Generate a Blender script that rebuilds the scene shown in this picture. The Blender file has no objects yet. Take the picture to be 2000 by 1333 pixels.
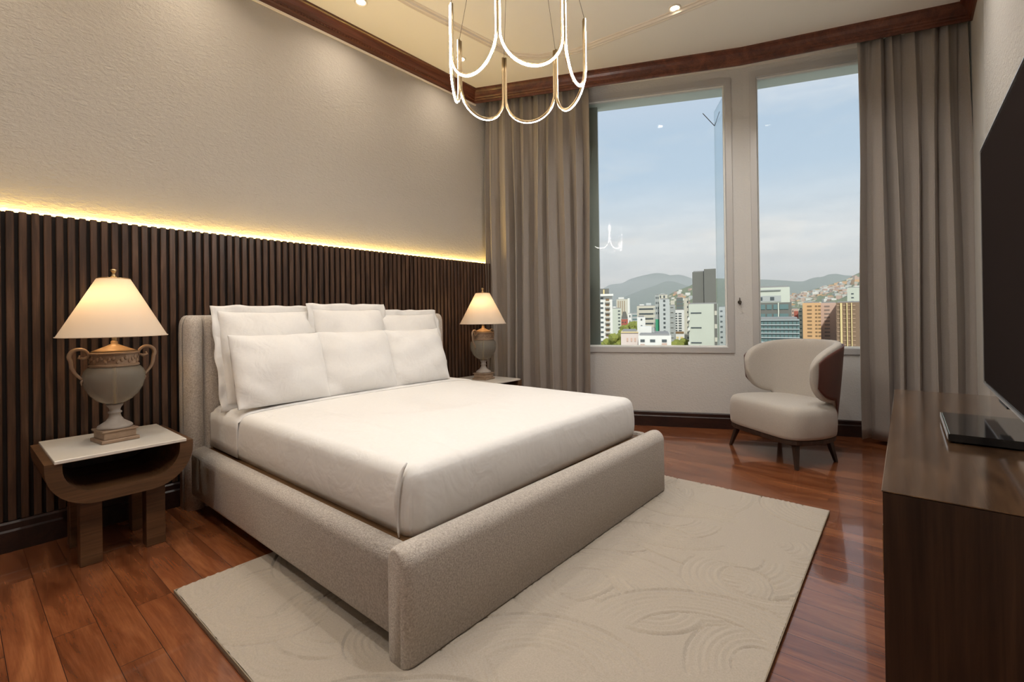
import bpy, bmesh, math, random
import numpy as np
from mathutils import Vector, Matrix

# ---------------------------------------------------------------- camera
F, CX, CY = 920.818, 1000.0, 612.363            # pixels of the 2000x1333 frame
YAW, PITCH, ROLL, EYE = -0.695311, -0.003513, 0.0132996, 1.2
def cam_axes():
    s, c = math.sin(YAW), math.cos(YAW)
    fw, r, d = Vector((s, c, 0)), Vector((c, -s, 0)), Vector((0, 0, -1))
    cp, sp = math.cos(PITCH), math.sin(PITCH)
    fw2, d2 = cp*fw + sp*d, -sp*fw + cp*d
    cr, sr = math.cos(ROLL), math.sin(ROLL)
    return cr*r + sr*d2, -sr*r + cr*d2, fw2
RT, DN, FW = cam_axes()
cam_data = bpy.data.cameras.new('camera')
cam = bpy.data.objects.new('camera', cam_data)
bpy.context.scene.collection.objects.link(cam)
M = Matrix.Identity(4)
for i, ax in enumerate((RT, -DN, -FW)):
    for j in range(3): M[j][i] = ax[j]
M.translation = Vector((0, 0, EYE))
cam.matrix_world = M
cam_data.sensor_width = 36.0
cam_data.lens = F/2000*36.0
cam_data.shift_y = -(666.5-CY)/2000
cam_data.clip_start = 0.05
cam_data.clip_end = 30000
sc = bpy.context.scene
sc.camera = cam

def ray(u, v):                                   # direction into the scene of a frame pixel
    return RT*((u-CX)/F) + DN*((v-CY)/F) + FW
def at(u, v, depth):                             # the place seen at that pixel, depth metres ahead
    return Vector((0, 0, EYE)) + ray(u, v)*depth

# ---------------------------------------------------------------- colour management
sc.view_settings.view_transform = 'Standard'
sc.view_settings.look = 'None'
sc.view_settings.exposure = 0.22
sc.view_settings.gamma = 1.0
sc.view_settings.use_curve_mapping = False
sc.cycles.use_denoising = True
sc.cycles.max_bounces = 8
sc.cycles.diffuse_bounces = 5
sc.cycles.glossy_bounces = 4
sc.cycles.transmission_bounces = 6
sc.cycles.transparent_max_bounces = 12
sc.cycles.volume_bounces = 0
sc.cycles.sample_clamp_indirect = 4.0
sc.cycles.caustics_reflective = False
sc.cycles.caustics_refractive = False

# ---------------------------------------------------------------- node helpers
def nt(mat): return mat.node_tree.nodes, mat.node_tree.links
def ramp(N, stops, interp='LINEAR'):
    r = N.new('ShaderNodeValToRGB'); r.color_ramp.interpolation = interp
    e = r.color_ramp.elements
    while len(e) < len(stops): e.new(0.5)
    for k, (p, c) in enumerate(stops):
        e[k].position = p; e[k].color = tuple(c) + (1,) if len(c) == 3 else c
    return r
def mapping(N, L, scale=(1, 1, 1), rot=(0, 0, 0), kind='Object'):
    tc = N.new('ShaderNodeTexCoord'); mp = N.new('ShaderNodeMapping')
    mp.inputs['Scale'].default_value = scale; mp.inputs['Rotation'].default_value = rot
    L.new(tc.outputs[kind], mp.inputs['Vector']); return mp.outputs['Vector']
def noise(N, L, vec, scale=5, detail=4, rough=.5, dist=0):
    n = N.new('ShaderNodeTexNoise'); n.inputs['Scale'].default_value = scale
    n.inputs['Detail'].default_value = detail; n.inputs['Roughness'].default_value = rough
    n.inputs['Distortion'].default_value = dist
    L.new(vec, n.inputs['Vector']); return n
def mix(N, L, fac, a, b, mode='MIX'):
    m = N.new('ShaderNodeMix'); m.data_type = 'RGBA'; m.blend_type = mode
    for sock, val in ((m.inputs[0], fac), (m.inputs[6], a), (m.inputs[7], b)):
        if isinstance(val, (int, float)): sock.default_value = val
        elif isinstance(val, tuple): sock.default_value = val + (1,) if len(val) == 3 else val
        else: L.new(val, sock)
    return m.outputs[2]
def bump(N, L, height, strength=.3, dist=.01, normal=None):
    b = N.new('ShaderNodeBump'); b.inputs['Strength'].default_value = strength
    b.inputs['Distance'].default_value = dist; L.new(height, b.inputs['Height'])
    if normal is not None: L.new(normal, b.inputs['Normal'])
    return b.outputs['Normal']
def base(name, color=(.8, .8, .8), rough=.5, metal=0.0, spec=.5, sheen=0.0):
    m = bpy.data.materials.new(name); m.use_nodes = True
    b = m.node_tree.nodes['Principled BSDF']
    b.inputs['Base Color'].default_value = tuple(color) + (1,)
    b.inputs['Roughness'].default_value = rough
    b.inputs['Metallic'].default_value = metal
    b.inputs['Specular IOR Level'].default_value = spec
    b.inputs['Sheen Weight'].default_value = sheen
    return m, b

def m_varied(name, c1, c2, rough=.5, scale=6, stretch=(1, 1, 1), bscale=0, bstr=.2, bdist=.004, metal=0, sheen=0, spec=.5, detail=5):
    m, b = base(name, c1, rough, metal, spec, sheen); N, L = nt(m)
    v = mapping(N, L, stretch); n = noise(N, L, v, scale, detail, .6)
    L.new(mix(N, L, n.outputs['Fac'], c1, c2), b.inputs['Base Color'])
    if bscale:
        n2 = noise(N, L, mapping(N, L, stretch), bscale, 3, .6)
        L.new(bump(N, L, n2.outputs['Fac'], bstr, bdist), b.inputs['Normal'])
    return m
def m_plaster(name, c1, c2, strength=.5):
    m, b = base(name, c1, .9, 0, .2); N, L = nt(m)
    n0 = noise(N, L, mapping(N, L, (1, 1, 1)), 1.4, 3)
    L.new(mix(N, L, n0.outputs['Fac'], c1, c2), b.inputs['Base Color'])
    v = mapping(N, L, (1, .55, 1))
    n = noise(N, L, v, 62, 5, .62, .35)
    r = ramp(N, [(.38, (0, 0, 0)), (.66, (1, 1, 1))]); L.new(n.outputs['Fac'], r.inputs[0])
    L.new(bump(N, L, r.outputs[0], strength, .006), b.inputs['Normal'])
    return m
def m_wood(name, dark, mid, light, axis='Z', rough=.35, gscale=1.0, coat=0.0, spec=.5, figure=1.0):
    m, b = base(name, mid, rough, 0, spec); N, L = nt(m)
    s = {'X': (.09, 1, 1), 'Y': (1, .09, 1), 'Z': (1, 1, .09)}[axis]
    s = tuple(k*gscale for k in s)
    v = mapping(N, L, s)
    big = noise(N, L, v, 9, 4, .55, 1.4*figure)
    fine = noise(N, L, mapping(N, L, tuple(k*(3 if k > .2*gscale else 1) for k in s)), 38, 6, .7, .3)
    r = ramp(N, [(.28, dark), (.5, mid), (.74, light)]); L.new(big.outputs['Fac'], r.inputs[0])
    r2 = ramp(N, [(.35, (.55, .55, .55)), (.65, (1.1, 1.1, 1.1))]); L.new(fine.outputs['Fac'], r2.inputs[0])
    L.new(mix(N, L, .8, r.outputs[0], r2.outputs[0], 'MULTIPLY'), b.inputs['Base Color'])
    L.new(bump(N, L, fine.outputs['Fac'], .12, .001), b.inputs['Normal'])
    b.inputs['Coat Weight'].default_value = coat; b.inputs['Coat Roughness'].default_value = .12
    return m
def m_fabric(name, c1, c2, bscale=500, bstr=.4, bdist=.002, rough=.95, vscale=120, sheen=.2, lump=0):
    m, b = base(name, c1, rough, 0, .15, sheen); N, L = nt(m)
    v = mapping(N, L)
    n = noise(N, L, v, vscale, 4, .7)
    r = ramp(N, [(.35, (0, 0, 0)), (.65, (1, 1, 1))]); L.new(n.outputs['Fac'], r.inputs[0])
    L.new(mix(N, L, r.outputs[0], c1, c2), b.inputs['Base Color'])
    n2 = noise(N, L, mapping(N, L), bscale, 3, .6)
    nm = bump(N, L, n2.outputs['Fac'], bstr, bdist)
    if lump:
        n3 = noise(N, L, mapping(N, L), lump, 3, .5, .6); nm = bump(N, L, n3.outputs['Fac'], .35, .02, nm)
    L.new(nm, b.inputs['Normal'])
    return m
def m_emit(name, color, strength, rest=(.9, .9, .9)):
    m, b = base(name, rest, .5)
    b.inputs['Emission Color'].default_value = tuple(color) + (1,)
    b.inputs['Emission Strength'].default_value = strength
    return m

# ---------------------------------------------------------------- world: blue sky with soft cloud
SKY = 1.06
w = bpy.data.worlds.new('sky'); sc.world = w; w.use_nodes = True
N, L = w.node_tree.nodes, w.node_tree.links
bg = N['Background']
tc = N.new('ShaderNodeTexCoord')
sep = N.new('ShaderNodeSeparateXYZ'); L.new(tc.outputs['Generated'], sep.inputs[0])
grad = ramp(N, [(0.0, (.66, .70, .72)), (.08, (.62, .68, .74)), (.2, (.44, .56, .70)), (.34, (.40, .51, .65)), (.45, (.52, .57, .68)), (1.0, (.34, .46, .66))])
L.new(sep.outputs['Z'], grad.inputs[0])
mp = N.new('ShaderNodeMapping'); mp.inputs['Scale'].default_value = (1.0, 1.0, 3.4); mp.inputs['Location'].default_value = (.3, .12, .1)
L.new(tc.outputs['Generated'], mp.inputs['Vector'])
cn = noise(N, L, mp.outputs['Vector'], 2.6, 8, .58, .35)
cr = ramp(N, [(.42, (0, 0, 0)), (.60, (1, 1, 1))]); L.new(cn.outputs['Fac'], cr.inputs[0])
hz = ramp(N, [(0.0, (1, 1, 1)), (.2, (1, 1, 1)), (.29, (.35, .35, .35)), (.36, (.5, .5, .5)), (.43, (1, 1, 1))]); L.new(sep.outputs['Z'], hz.inputs[0])
cloud_f = mix(N, L, 1.0, cr.outputs[0], hz.outputs[0], 'MULTIPLY')
lowf = ramp(N, [(0.0, (.75, .75, .75)), (.15, (.72, .72, .72)), (.26, (0, 0, 0)), (1.0, (0, 0, 0))]); L.new(sep.outputs['Z'], lowf.inputs[0])
cf = mix(N, L, 1.0, cloud_f, lowf.outputs[0], 'LIGHTEN')
mp2 = N.new('ShaderNodeMapping'); mp2.inputs['Scale'].default_value = (1, 1, 5); L.new(tc.outputs['Generated'], mp2.inputs['Vector'])
cn2 = noise(N, L, mp2.outputs['Vector'], 7, 6, .6, .2)
cc = ramp(N, [(.3, (.58, .60, .63)), (.65, (.80, .79, .79))]); L.new(cn2.outputs['Fac'], cc.inputs[0])
sky_col = mix(N, L, cf, grad.outputs[0], cc.outputs[0])
L.new(sky_col, bg.inputs['Color']); bg.inputs['Strength'].default_value = SKY

# the sun stands high behind the hotel and lights the city
sun = bpy.data.lights.new('sun', 'SUN'); sun.energy = 3.1; sun.angle = math.radians(3); sun.color = (1, .95, .87)
so = bpy.data.objects.new('sun', sun); sc.collection.objects.link(so)
so.rotation_euler = Vector((-.42, .75, -.62)).to_track_quat('-Z', 'Y').to_euler()

# ---------------------------------------------------------------- materials
WALL = m_plaster('plaster_textured', (.43, .40, .365), (.46, .43, .39), .5)
WALL_W = m_plaster('plaster_window_wall', (.61, .60, .58), (.64, .63, .61), .25)
PAINT, _ = base('painted_smooth_wall', (.62, .60, .56), .7)
CEIL, _ = base('ceiling_paint', (.93, .91, .86), .8)
TRIMW, _ = base('white_moulding_paint', (.78, .72, .64), .6)
SLAT = m_wood('walnut_slats', (.026, .013, .008), (.075, .038, .022), (.14, .076, .046), 'Z', .36, 1.6, figure=1.3)
GROOVE, _ = base('dark_groove', (.012, .007, .005), .7)
CROWN = m_wood('mahogany_crown', (.065, .018, .010), (.125, .036, .018), (.21, .068, .034), 'Y', .4, 1.0, .2)
BASEB = m_wood('dark_baseboard', (.012, .005, .004), (.028, .011, .008), (.045, .018, .012), 'X', .35)
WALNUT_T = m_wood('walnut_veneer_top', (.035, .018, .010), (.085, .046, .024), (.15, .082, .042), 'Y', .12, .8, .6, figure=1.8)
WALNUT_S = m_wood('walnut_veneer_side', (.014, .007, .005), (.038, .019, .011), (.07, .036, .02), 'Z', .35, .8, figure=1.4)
NSWOOD = m_wood('nightstand_walnut', (.055, .026, .011), (.105, .050, .021), (.155, .078, .036), 'Y', .4)
DECKW = m_wood('bed_deck_wood', (.10, .05, .022), (.16, .085, .035), (.22, .12, .055), 'X', .5)
LEGW = m_wood('chair_leg_wood', (.02, .011, .008), (.045, .025, .017), (.075, .042, .03), 'Z', .4)
BOUCLE = m_fabric('boucle_bed_fabric', (.38, .332, .29), (.63, .575, .52), 200, .9, .005, .95, 130, .3)
CHAIRF = m_fabric('chair_fabric', (.40, .365, .325), (.50, .46, .415), 420, .5, .003, .95, 260, .3)
LEATH = m_varied('brown_leather', (.085, .026, .018), (.105, .034, .024), .45, 9, bscale=220, bstr=.15, bdist=.001)
LINEN = m_fabric('white_linen', (.76, .748, .735), (.78, .768, .755), 900, .12, .0008, .9, 60, .1, lump=7)
PILLOWM = m_fabric('white_pillow_cotton', (.76, .748, .735), (.78, .768, .755), 900, .12, .0008, .9, 60, .1, lump=9)
CURT = m_fabric('taupe_curtain_fabric', (.268, .236, .212), (.342, .305, .276), 700, .25, .001, .95, 300, .2)
MARBLE = m_varied('cream_marble', (.62, .58, .52), (.70, .66, .60), .25, 5)
ALU, _ = base('window_aluminium', (.58, .57, .56), .42, .25)
BEAD, _ = base('white_glazing_bead', (.80, .82, .79), .4)
EXTG, _ = base('exterior_soffit_grey', (.72, .78, .73), .6)
EXTD, _ = base('exterior_fin_grey', (.30, .33, .30), .5)
BRASS, _ = base('brushed_brass', (.46, .34, .19), .34, 1.0)
ANTIQ = m_varied('antique_bronze', (.20, .125, .085), (.40, .29, .20), .5, 24, bscale=60, bstr=.4, bdist=.003, metal=.25)
ANTIQ2 = m_varied('antique_gold_wood', (.28, .17, .08), (.42, .26, .13), .45, 15, metal=.2)
CERAM = m_varied('weathered_stone_stem', (.24, .21, .19), (.36, .31, .27), .55, 22, bscale=50, bstr=.3, bdist=.002)
BLACKG, _ = base('black_gloss', (.012, .012, .013), .07)
BLACKM, _ = base('black_matt_plastic', (.012, .012, .012), .5)
SCREEN, _ = base('television_screen', (.022, .017, .016), .6, 0, 0.0)
SILVER, _ = base('silver_bezel', (.62, .61, .60), .3, .8)
BRZ, _ = base('dark_bronze', (.07, .055, .04), .5, .6)
LED_Y = m_emit('yellow_led_strip', (1.0, .66, .17), 150)
LED_W = m_emit('warm_white_led_tube', (1.0, .94, .865), 150)
LENS = m_emit('downlight_lens', (1.0, .82, .58), 22)
BULB = m_emit('warm_bulb', (1.0, .60, .25), 14)

def m_glass():
    m = bpy.data.materials.new('window_glass'); m.use_nodes = True; N, L = nt(m)
    N.remove(N['Principled BSDF'])
    t = N.new('ShaderNodeBsdfTransparent'); t.inputs[0].default_value = (.97, .985, .975, 1)
    g = N.new('ShaderNodeBsdfGlossy'); g.inputs['Roughness'].default_value = .0
    fr = N.new('ShaderNodeFresnel'); fr.inputs[0].default_value = 1.16
    mx = N.new('ShaderNodeMixShader'); L.new(fr.outputs[0], mx.inputs[0]); L.new(t.outputs[0], mx.inputs[1]); L.new(g.outputs[0], mx.inputs[2])
    L.new(mx.outputs[0], N['Material Output'].inputs[0]); return m
GLASS = m_glass()
def m_fin():
    m = bpy.data.materials.new('tinted_glass_fin'); m.use_nodes = True; N, L = nt(m)
    N.remove(N['Principled BSDF'])
    t = N.new('ShaderNodeBsdfTransparent'); t.inputs[0].default_value = (.88, .91, .92, 1)
    g = N.new('ShaderNodeBsdfGlossy'); g.inputs['Roughness'].default_value = .02; g.inputs['Color'].default_value = (.8, .85, .88, 1)
    mx = N.new('ShaderNodeMixShader'); mx.inputs[0].default_value = .18
    L.new(t.outputs[0], mx.inputs[1]); L.new(g.outputs[0], mx.inputs[2])
    L.new(mx.outputs[0], N['Material Output'].inputs[0]); return m
FIN = m_fin()
def m_crackle():
    m = bpy.data.materials.new('crackled_glass'); m.use_nodes = True; N, L = nt(m)
    b = N['Principled BSDF']
    b.inputs['Base Color'].default_value = (.62, .58, .50, 1); b.inputs['Roughness'].default_value = .16
    b.inputs['Transmission Weight'].default_value = .78; b.inputs['IOR'].default_value = 1.25
    v = mapping(N, L); vo = N.new('ShaderNodeTexVoronoi'); vo.feature = 'DISTANCE_TO_EDGE'; vo.inputs['Scale'].default_value = 190
    L.new(v, vo.inputs['Vector'])
    r = ramp(N, [(0, (0, 0, 0)), (.12, (1, 1, 1))]); L.new(vo.outputs['Distance'], r.inputs[0])
    L.new(bump(N, L, r.outputs[0], .22, .001), b.inputs['Normal'])
    L.new(mix(N, L, r.outputs[0], (.60, .56, .46), (.72, .68, .58)), b.inputs['Base Color'])
    return m
CRACK = m_crackle()
def m_shade():
    m = bpy.data.materials.new('linen_lamp_shade'); m.use_nodes = True; N, L = nt(m)
    N.remove(N['Principled BSDF'])
    d = N.new('ShaderNodeBsdfDiffuse'); d.inputs[0].default_value = (.78, .72, .64, 1)
    t = N.new('ShaderNodeBsdfTranslucent'); t.inputs[0].default_value = (.80, .66, .48, 1)
    mx = N.new('ShaderNodeMixShader'); mx.inputs[0].default_value = .42
    L.new(d.outputs[0], mx.inputs[1]); L.new(t.outputs[0], mx.inputs[2])
    L.new(mx.outputs[0], N['Material Output'].inputs[0]); return m
SHADE = m_shade()
def m_floor():
    m, b = base('polished_hardwood_planks', (.3, .1, .05), .16); N, L = nt(m)
    v = mapping(N, L, (1, 1, 1))
    br = N.new('ShaderNodeTexBrick'); br.offset = .37; br.offset_frequency = 2; br.squash = 1
    for k, val in (('Scale', 1.0), ('Mortar Size', .0012), ('Mortar Smooth', .1), ('Bias', 0.0), ('Brick Width', 1.05), ('Row Height', .125)):
        br.inputs[k].default_value = val
    br.inputs['Color1'].default_value = (0, 0, 0, 1); br.inputs['Color2'].default_value = (1, 1, 1, 1); br.inputs['Mortar'].default_value = (.5, .5, .5, 1)
    L.new(v, br.inputs['Vector'])
    wn = N.new('ShaderNodeTexWhiteNoise'); L.new(br.outputs['Color'], wn.inputs['Vector'])
    # grain, shifted from plank to plank
    sc_ = N.new('ShaderNodeVectorMath'); sc_.operation = 'SCALE'; sc_.inputs['Scale'].default_value = 7.0; L.new(wn.outputs['Color'], sc_.inputs[0])
    ad = N.new('ShaderNodeVectorMath'); ad.operation = 'ADD'; L.new(mapping(N, L, (.16, 1, 1)), ad.inputs[0]); L.new(sc_.outputs[0], ad.inputs[1])
    g1 = noise(N, L, ad.outputs[0], 8, 5, .6, 1.3)
    g2 = noise(N, L, mapping(N, L, (.05, 1.6, 1)), 70, 5, .7, .2)
    r = ramp(N, [(.28, (.11, .031, .011)), (.5, (.215, .070, .026)), (.72, (.32, .12, .046))]); L.new(g1.outputs['Fac'], r.inputs[0])
    tone = ramp(N, [(0, (.74, .68, .66)), (1, (1.16, 1.16, 1.16))]); L.new(br.outputs['Color'], tone.inputs[0])
    c = mix(N, L, 1.0, r.outputs[0], tone.outputs[0], 'MULTIPLY')
    r2 = ramp(N, [(.3, (.72, .70, .68)), (.7, (1.08, 1.08, 1.08))]); L.new(g2.outputs['Fac'], r2.inputs[0])
    c = mix(N, L, .8, c, r2.outputs[0], 'MULTIPLY')
    c = mix(N, L, br.outputs['Fac'], c, (.04, .014, .008))
    L.new(c, b.inputs['Base Color'])
    wob = noise(N, L, mapping(N, L, (1, 1, 1)), 5, 2, .5)
    nm = bump(N, L, wob.outputs['Fac'], .05, .01)
    inv = N.new('ShaderNodeMath'); inv.operation = 'SUBTRACT'; inv.inputs[0].default_value = 1; L.new(br.outputs['Fac'], inv.inputs[1])
    L.new(bump(N, L, inv.outputs[0], .4, .001, nm), b.inputs['Normal'])
    b.inputs['Coat Weight'].default_value = .6; b.inputs['Coat Roughness'].default_value = .05
    b.inputs['Roughness'].default_value = .24
    return m
FLOOR = m_floor()
RUG = m_fabric('beige_wool_rug', (.395, .343, .282), (.47, .412, .345), 380, .6, .003, 1.0, 160, .4)
RUGE, _ = base('rug_binding', (.27, .225, .165), .95)

# ---------------------------------------------------------------- mesh helpers
COL = sc.collection
def link(name, me, mat, parent=None, loc=None, smooth=False):
    o = bpy.data.objects.new(name, me); COL.objects.link(o)
    if mat is not None: me.materials.append(mat)
    if parent is not None: o.parent = parent
    if loc is not None: o.location = loc
    if smooth:
        for p in me.polygons: p.use_smooth = True
    return o
def obj(name, bm, mat, parent=None, loc=None, smooth=False):
    bmesh.ops.recalc_face_normals(bm, faces=bm.faces)
    me = bpy.data.meshes.new(name); bm.to_mesh(me); bm.free()
    o = link(name, me, mat, parent, loc, smooth)
    return o
def pydata(name, verts, faces, mat, parent=None, loc=None, smooth=True):
    me = bpy.data.meshes.new(name); me.from_pydata([tuple(v) for v in verts], [], faces); me.update()
    bm = bmesh.new(); bm.from_mesh(me); bmesh.ops.recalc_face_normals(bm, faces=bm.faces); bm.to_mesh(me); bm.free()
    return link(name, me, mat, parent, loc, smooth)
def thing(name, label, cat, loc=(0, 0, 0), rotz=0, group=None):
    o = bpy.data.objects.new(name, None); COL.objects.link(o)
    o.location = loc; o.rotation_euler = (0, 0, rotz); o.empty_display_size = .1
    o['label'] = label; o['category'] = cat
    if group: o['group'] = group
    return o
def tag(o, label, cat, group=None, kind=None):
    o['label'] = label; o['category'] = cat
    if group: o['group'] = group
    if kind: o['kind'] = kind
    return o
def struct(o, label=None, cat=None):
    o['kind'] = 'structure'
    if label: o['label'] = label
    if cat: o['category'] = cat
    return o
def box(bm, x0, x1, y0, y1, z0, z1, mtx=None, bev=0, seg=2):
    vs = [bm.verts.new((x, y, z)) for x in (x0, x1) for y in (y0, y1) for z in (z0, z1)]
    fs = [(0, 1, 3, 2), (4, 6, 7, 5), (0, 4, 5, 1), (2, 3, 7, 6), (0, 2, 6, 4), (1, 5, 7, 3)]
    faces = [bm.faces.new([vs[i] for i in f]) for f in fs]
    if bev:
        es = list({e for f in faces for e in f.edges})
        r = bmesh.ops.bevel(bm, geom=es, offset=bev, segments=seg, profile=.5, affect='EDGES')
        vs = list({v for f in r['faces'] for v in f.verts} | {v for v in vs if v.is_valid})
    if mtx is not None: bmesh.ops.transform(bm, matrix=mtx, verts=[v for v in vs if v.is_valid])
    return vs
def boxo(name, x0, x1, y0, y1, z0, z1, mat, parent=None, bev=0, seg=2, smooth=False, loc=None, mtx=None):
    bm = bmesh.new(); box(bm, x0, x1, y0, y1, z0, z1, mtx, bev, seg)
    return obj(name, bm, mat, parent, loc, smooth or bev > .012)
def cyl(bm, p0, p1, r0, r1=None, n=16, caps=True):
    p0, p1 = Vector(p0), Vector(p1); r1 = r0 if r1 is None else r1
    d = (p1-p0).normalized(); u = d.orthogonal().normalized(); v = d.cross(u)
    a = [[bm.verts.new(p + (u*math.cos(t)+v*math.sin(t))*r) for t in [2*math.pi*k/n for k in range(n)]] for p, r in ((p0, r0), (p1, r1))]
    for k in range(n): bm.faces.new((a[0][k], a[0][(k+1) % n], a[1][(k+1) % n], a[1][k]))
    if caps: bm.faces.new(a[0][::-1]); bm.faces.new(a[1])
def tube(bm, pts, radius, n=10, caps=True, flat=None):
    pts = [Vector(p) for p in pts]; rings = []
    rad = radius if isinstance(radius, (list, tuple)) else [radius]*len(pts)
    up = None
    for i, p in enumerate(pts):
        d = (pts[min(i+1, len(pts)-1)]-pts[max(i-1, 0)]).normalized()
        if up is None: up = d.orthogonal().normalized()
        else: up = (up - d*up.dot(d)).normalized()
        v = d.cross(up)
        rings.append([bm.verts.new(p + (up*math.cos(t)+v*math.sin(t))*rad[i]) for t in [2*math.pi*k/n for k in range(n)]])
    for a, b in zip(rings, rings[1:]):
        for k in range(n): bm.faces.new((a[k], a[(k+1) % n], b[(k+1) % n], b[k]))
    if caps: bm.faces.new(rings[0][::-1]); bm.faces.new(rings[-1])
def lathe(bm, prof, n=40, caps=True, c=(0, 0)):
    rings = []
    for r, z in prof:
        rings.append([bm.verts.new((c[0]+r*math.cos(2*math.pi*k/n), c[1]+r*math.sin(2*math.pi*k/n), z)) for k in range(n)])
    for a, b in zip(rings, rings[1:]):
        for k in range(n): bm.faces.new((a[k], a[(k+1) % n], b[(k+1) % n], b[k]))
    if caps: bm.faces.new(rings[0][::-1]); bm.faces.new(rings[-1])
def prism(bm, poly, y0, y1, axes='xzy'):
    """extrude a 2-D outline; axes names which coordinate each of (outline0, outline1, extrusion) is"""
    def P(a, b, c):
        d = {axes[0]: a, axes[1]: b, axes[2]: c}; return (d['x'], d['y'], d['z'])
    A = [bm.verts.new(P(a, b, y0)) for a, b in poly]; B = [bm.verts.new(P(a, b, y1)) for a, b in poly]
    n = len(poly)
    for k in range(n): bm.faces.new((A[k], A[(k+1) % n], B[(k+1) % n], B[k]))
    bm.faces.new(A[::-1]); bm.faces.new(B)
def sweep(bm, path, prof, closed_prof=True, side=1):
    """sweep profile (offset to the inside of the room, z) along a mitred plan path"""
    n = len(path); rings = []
    for i in range(n):
        p = Vector(path[i][:2])
        def nrm(a, b):
            d = (Vector(b[:2])-Vector(a[:2])).normalized(); return Vector((d.y, -d.x))*side
        if i == 0: m = nrm(path[0], path[1]); k = 1
        elif i == n-1: m = nrm(path[-2], path[-1]); k = 1
        else:
            a, b = nrm(path[i-1], path[i]), nrm(path[i], path[i+1]); m = (a+b).normalized(); k = 1/max(.2, m.dot(a))
        rings.append([bm.verts.new((p.x+m.x*o*k, p.y+m.y*o*k, z)) for o, z in prof])
    q = len(prof)
    for a, b in zip(rings, rings[1:]):
        for k in range(q if closed_prof else q-1): bm.faces.new((a[k], a[(k+1) % q], b[(k+1) % q], b[k]))
    if closed_prof: bm.faces.new(rings[0][::-1]); bm.faces.new(rings[-1])
def grid_mesh(name, P, mat, parent=None, close_u=False, smooth=True, solid=0):
    """P[i][j] array of points"""
    nu, nv = len(P), len(P[0]); verts = [tuple(p) for row in P for p in row]; faces = []
    for i in range(nu if close_u else nu-1):
        for j in range(nv-1):
            a = i*nv+j; b = ((i+1) % nu)*nv+j
            faces.append((a, b, b+1, a+1))
    me = bpy.data.meshes.new(name); me.from_pydata(verts, [], faces); me.update()
    o = link(name, me, mat, parent, smooth=smooth)
    if solid:
        s = o.modifiers.new('thickness', 'SOLIDIFY'); s.thickness = solid; s.offset = 0
    return o
def smoothmod(o, lv=2):
    s = o.modifiers.new('subsurf', 'SUBSURF'); s.levels = lv; s.render_levels = lv
    for p in o.data.polygons: p.use_smooth = True

# ================================================================ THE ROOM
WX = -3.655           # left wall
RX = .45              # right wall
YB = -1.6             # wall behind the camera
CZ = 3.69             # ceiling
KX, KY = -1.243, 5.21 # where the window wall bends
AX, AY = WX, 5.789+.466*WX
a_dir = Vector((KX-AX, KY-AY, 0)).normalized(); a_len = (Vector((KX, KY, 0))-Vector((AX, AY, 0))).length
BXe, BYe = RX, KY+.353*(RX-KX)
b_dir = Vector((BXe-KX, BYe-KY, 0)).normalized(); b_len = (Vector((BXe, BYe, 0))-Vector((KX, KY, 0))).length
def frame_m(o, d):       # local x along the wall, local y outward
    n = Vector((-d.y, d.x, 0)); m = Matrix.Identity(4)
    for j in range(3): m[j][0] = d[j]; m[j][1] = n[j]; m[j][3] = o[j]
    return m
MA = frame_m(Vector((AX, AY, 0)), a_dir); MB = frame_m(Vector((KX, KY, 0)), b_dir)

bm = bmesh.new()
prism(bm, [(WX-.1, YB-.1), (WX-.1, AY+.05), (AX, AY+.1), (KX-.05, KY+.12), (BXe+.1, BYe+.1), (RX+.1, YB-.1)], -.12, 0, 'xyz')
struct(obj('floor', bm, FLOOR))
bm = bmesh.new()
prism(bm, [(WX-.15, YB-.15), (WX-.15, AY+.1), (AX, AY+.28), (KX-.1, KY+.28), (BXe+.2, BYe+.2), (RX+.2, YB-.15)], CZ, CZ+.15, 'xyz')
struct(obj('ceiling', bm, CEIL))
struct(boxo('wall_left', WX-.15, WX, YB-.15, AY+.2, 0, CZ, WALL))
struct(boxo('wall_back', WX-.15, RX+.2, YB-.15, YB, 0, CZ, WALL))
bm = bmesh.new()
box(bm, RX-.022, RX+.2, YB-.15, 4.47, 0, CZ)
struct(obj('wall_right', bm, WALL))
struct(boxo('wall_return', RX, RX+.2, 4.47, BYe+.25, 0, CZ, PAINT))

WT = .16              # thickness of the window wall
def opening_wall(name, mtx, length, s0, s1, z0, z1, ext0=0, ext1=0):
    bm = bmesh.new()
    box(bm, -ext0, s0, 0, WT, 0, CZ, mtx); box(bm, s1, length+ext1, 0, WT, 0, CZ, mtx)
    box(bm, s0, s1, 0, WT, 0, z0, mtx); box(bm, s0, s1, 0, WT, z1, CZ, mtx)
    return struct(obj(name, bm, WALL_W))
ZS, ZH = .80, 3.60
opening_wall('wall_window_left', MA, a_len, .62, 2.52, ZS, ZH)
opening_wall('wall_window_right', MB, b_len, .085, 1.45, ZS, ZH, 0, .1)

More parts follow.
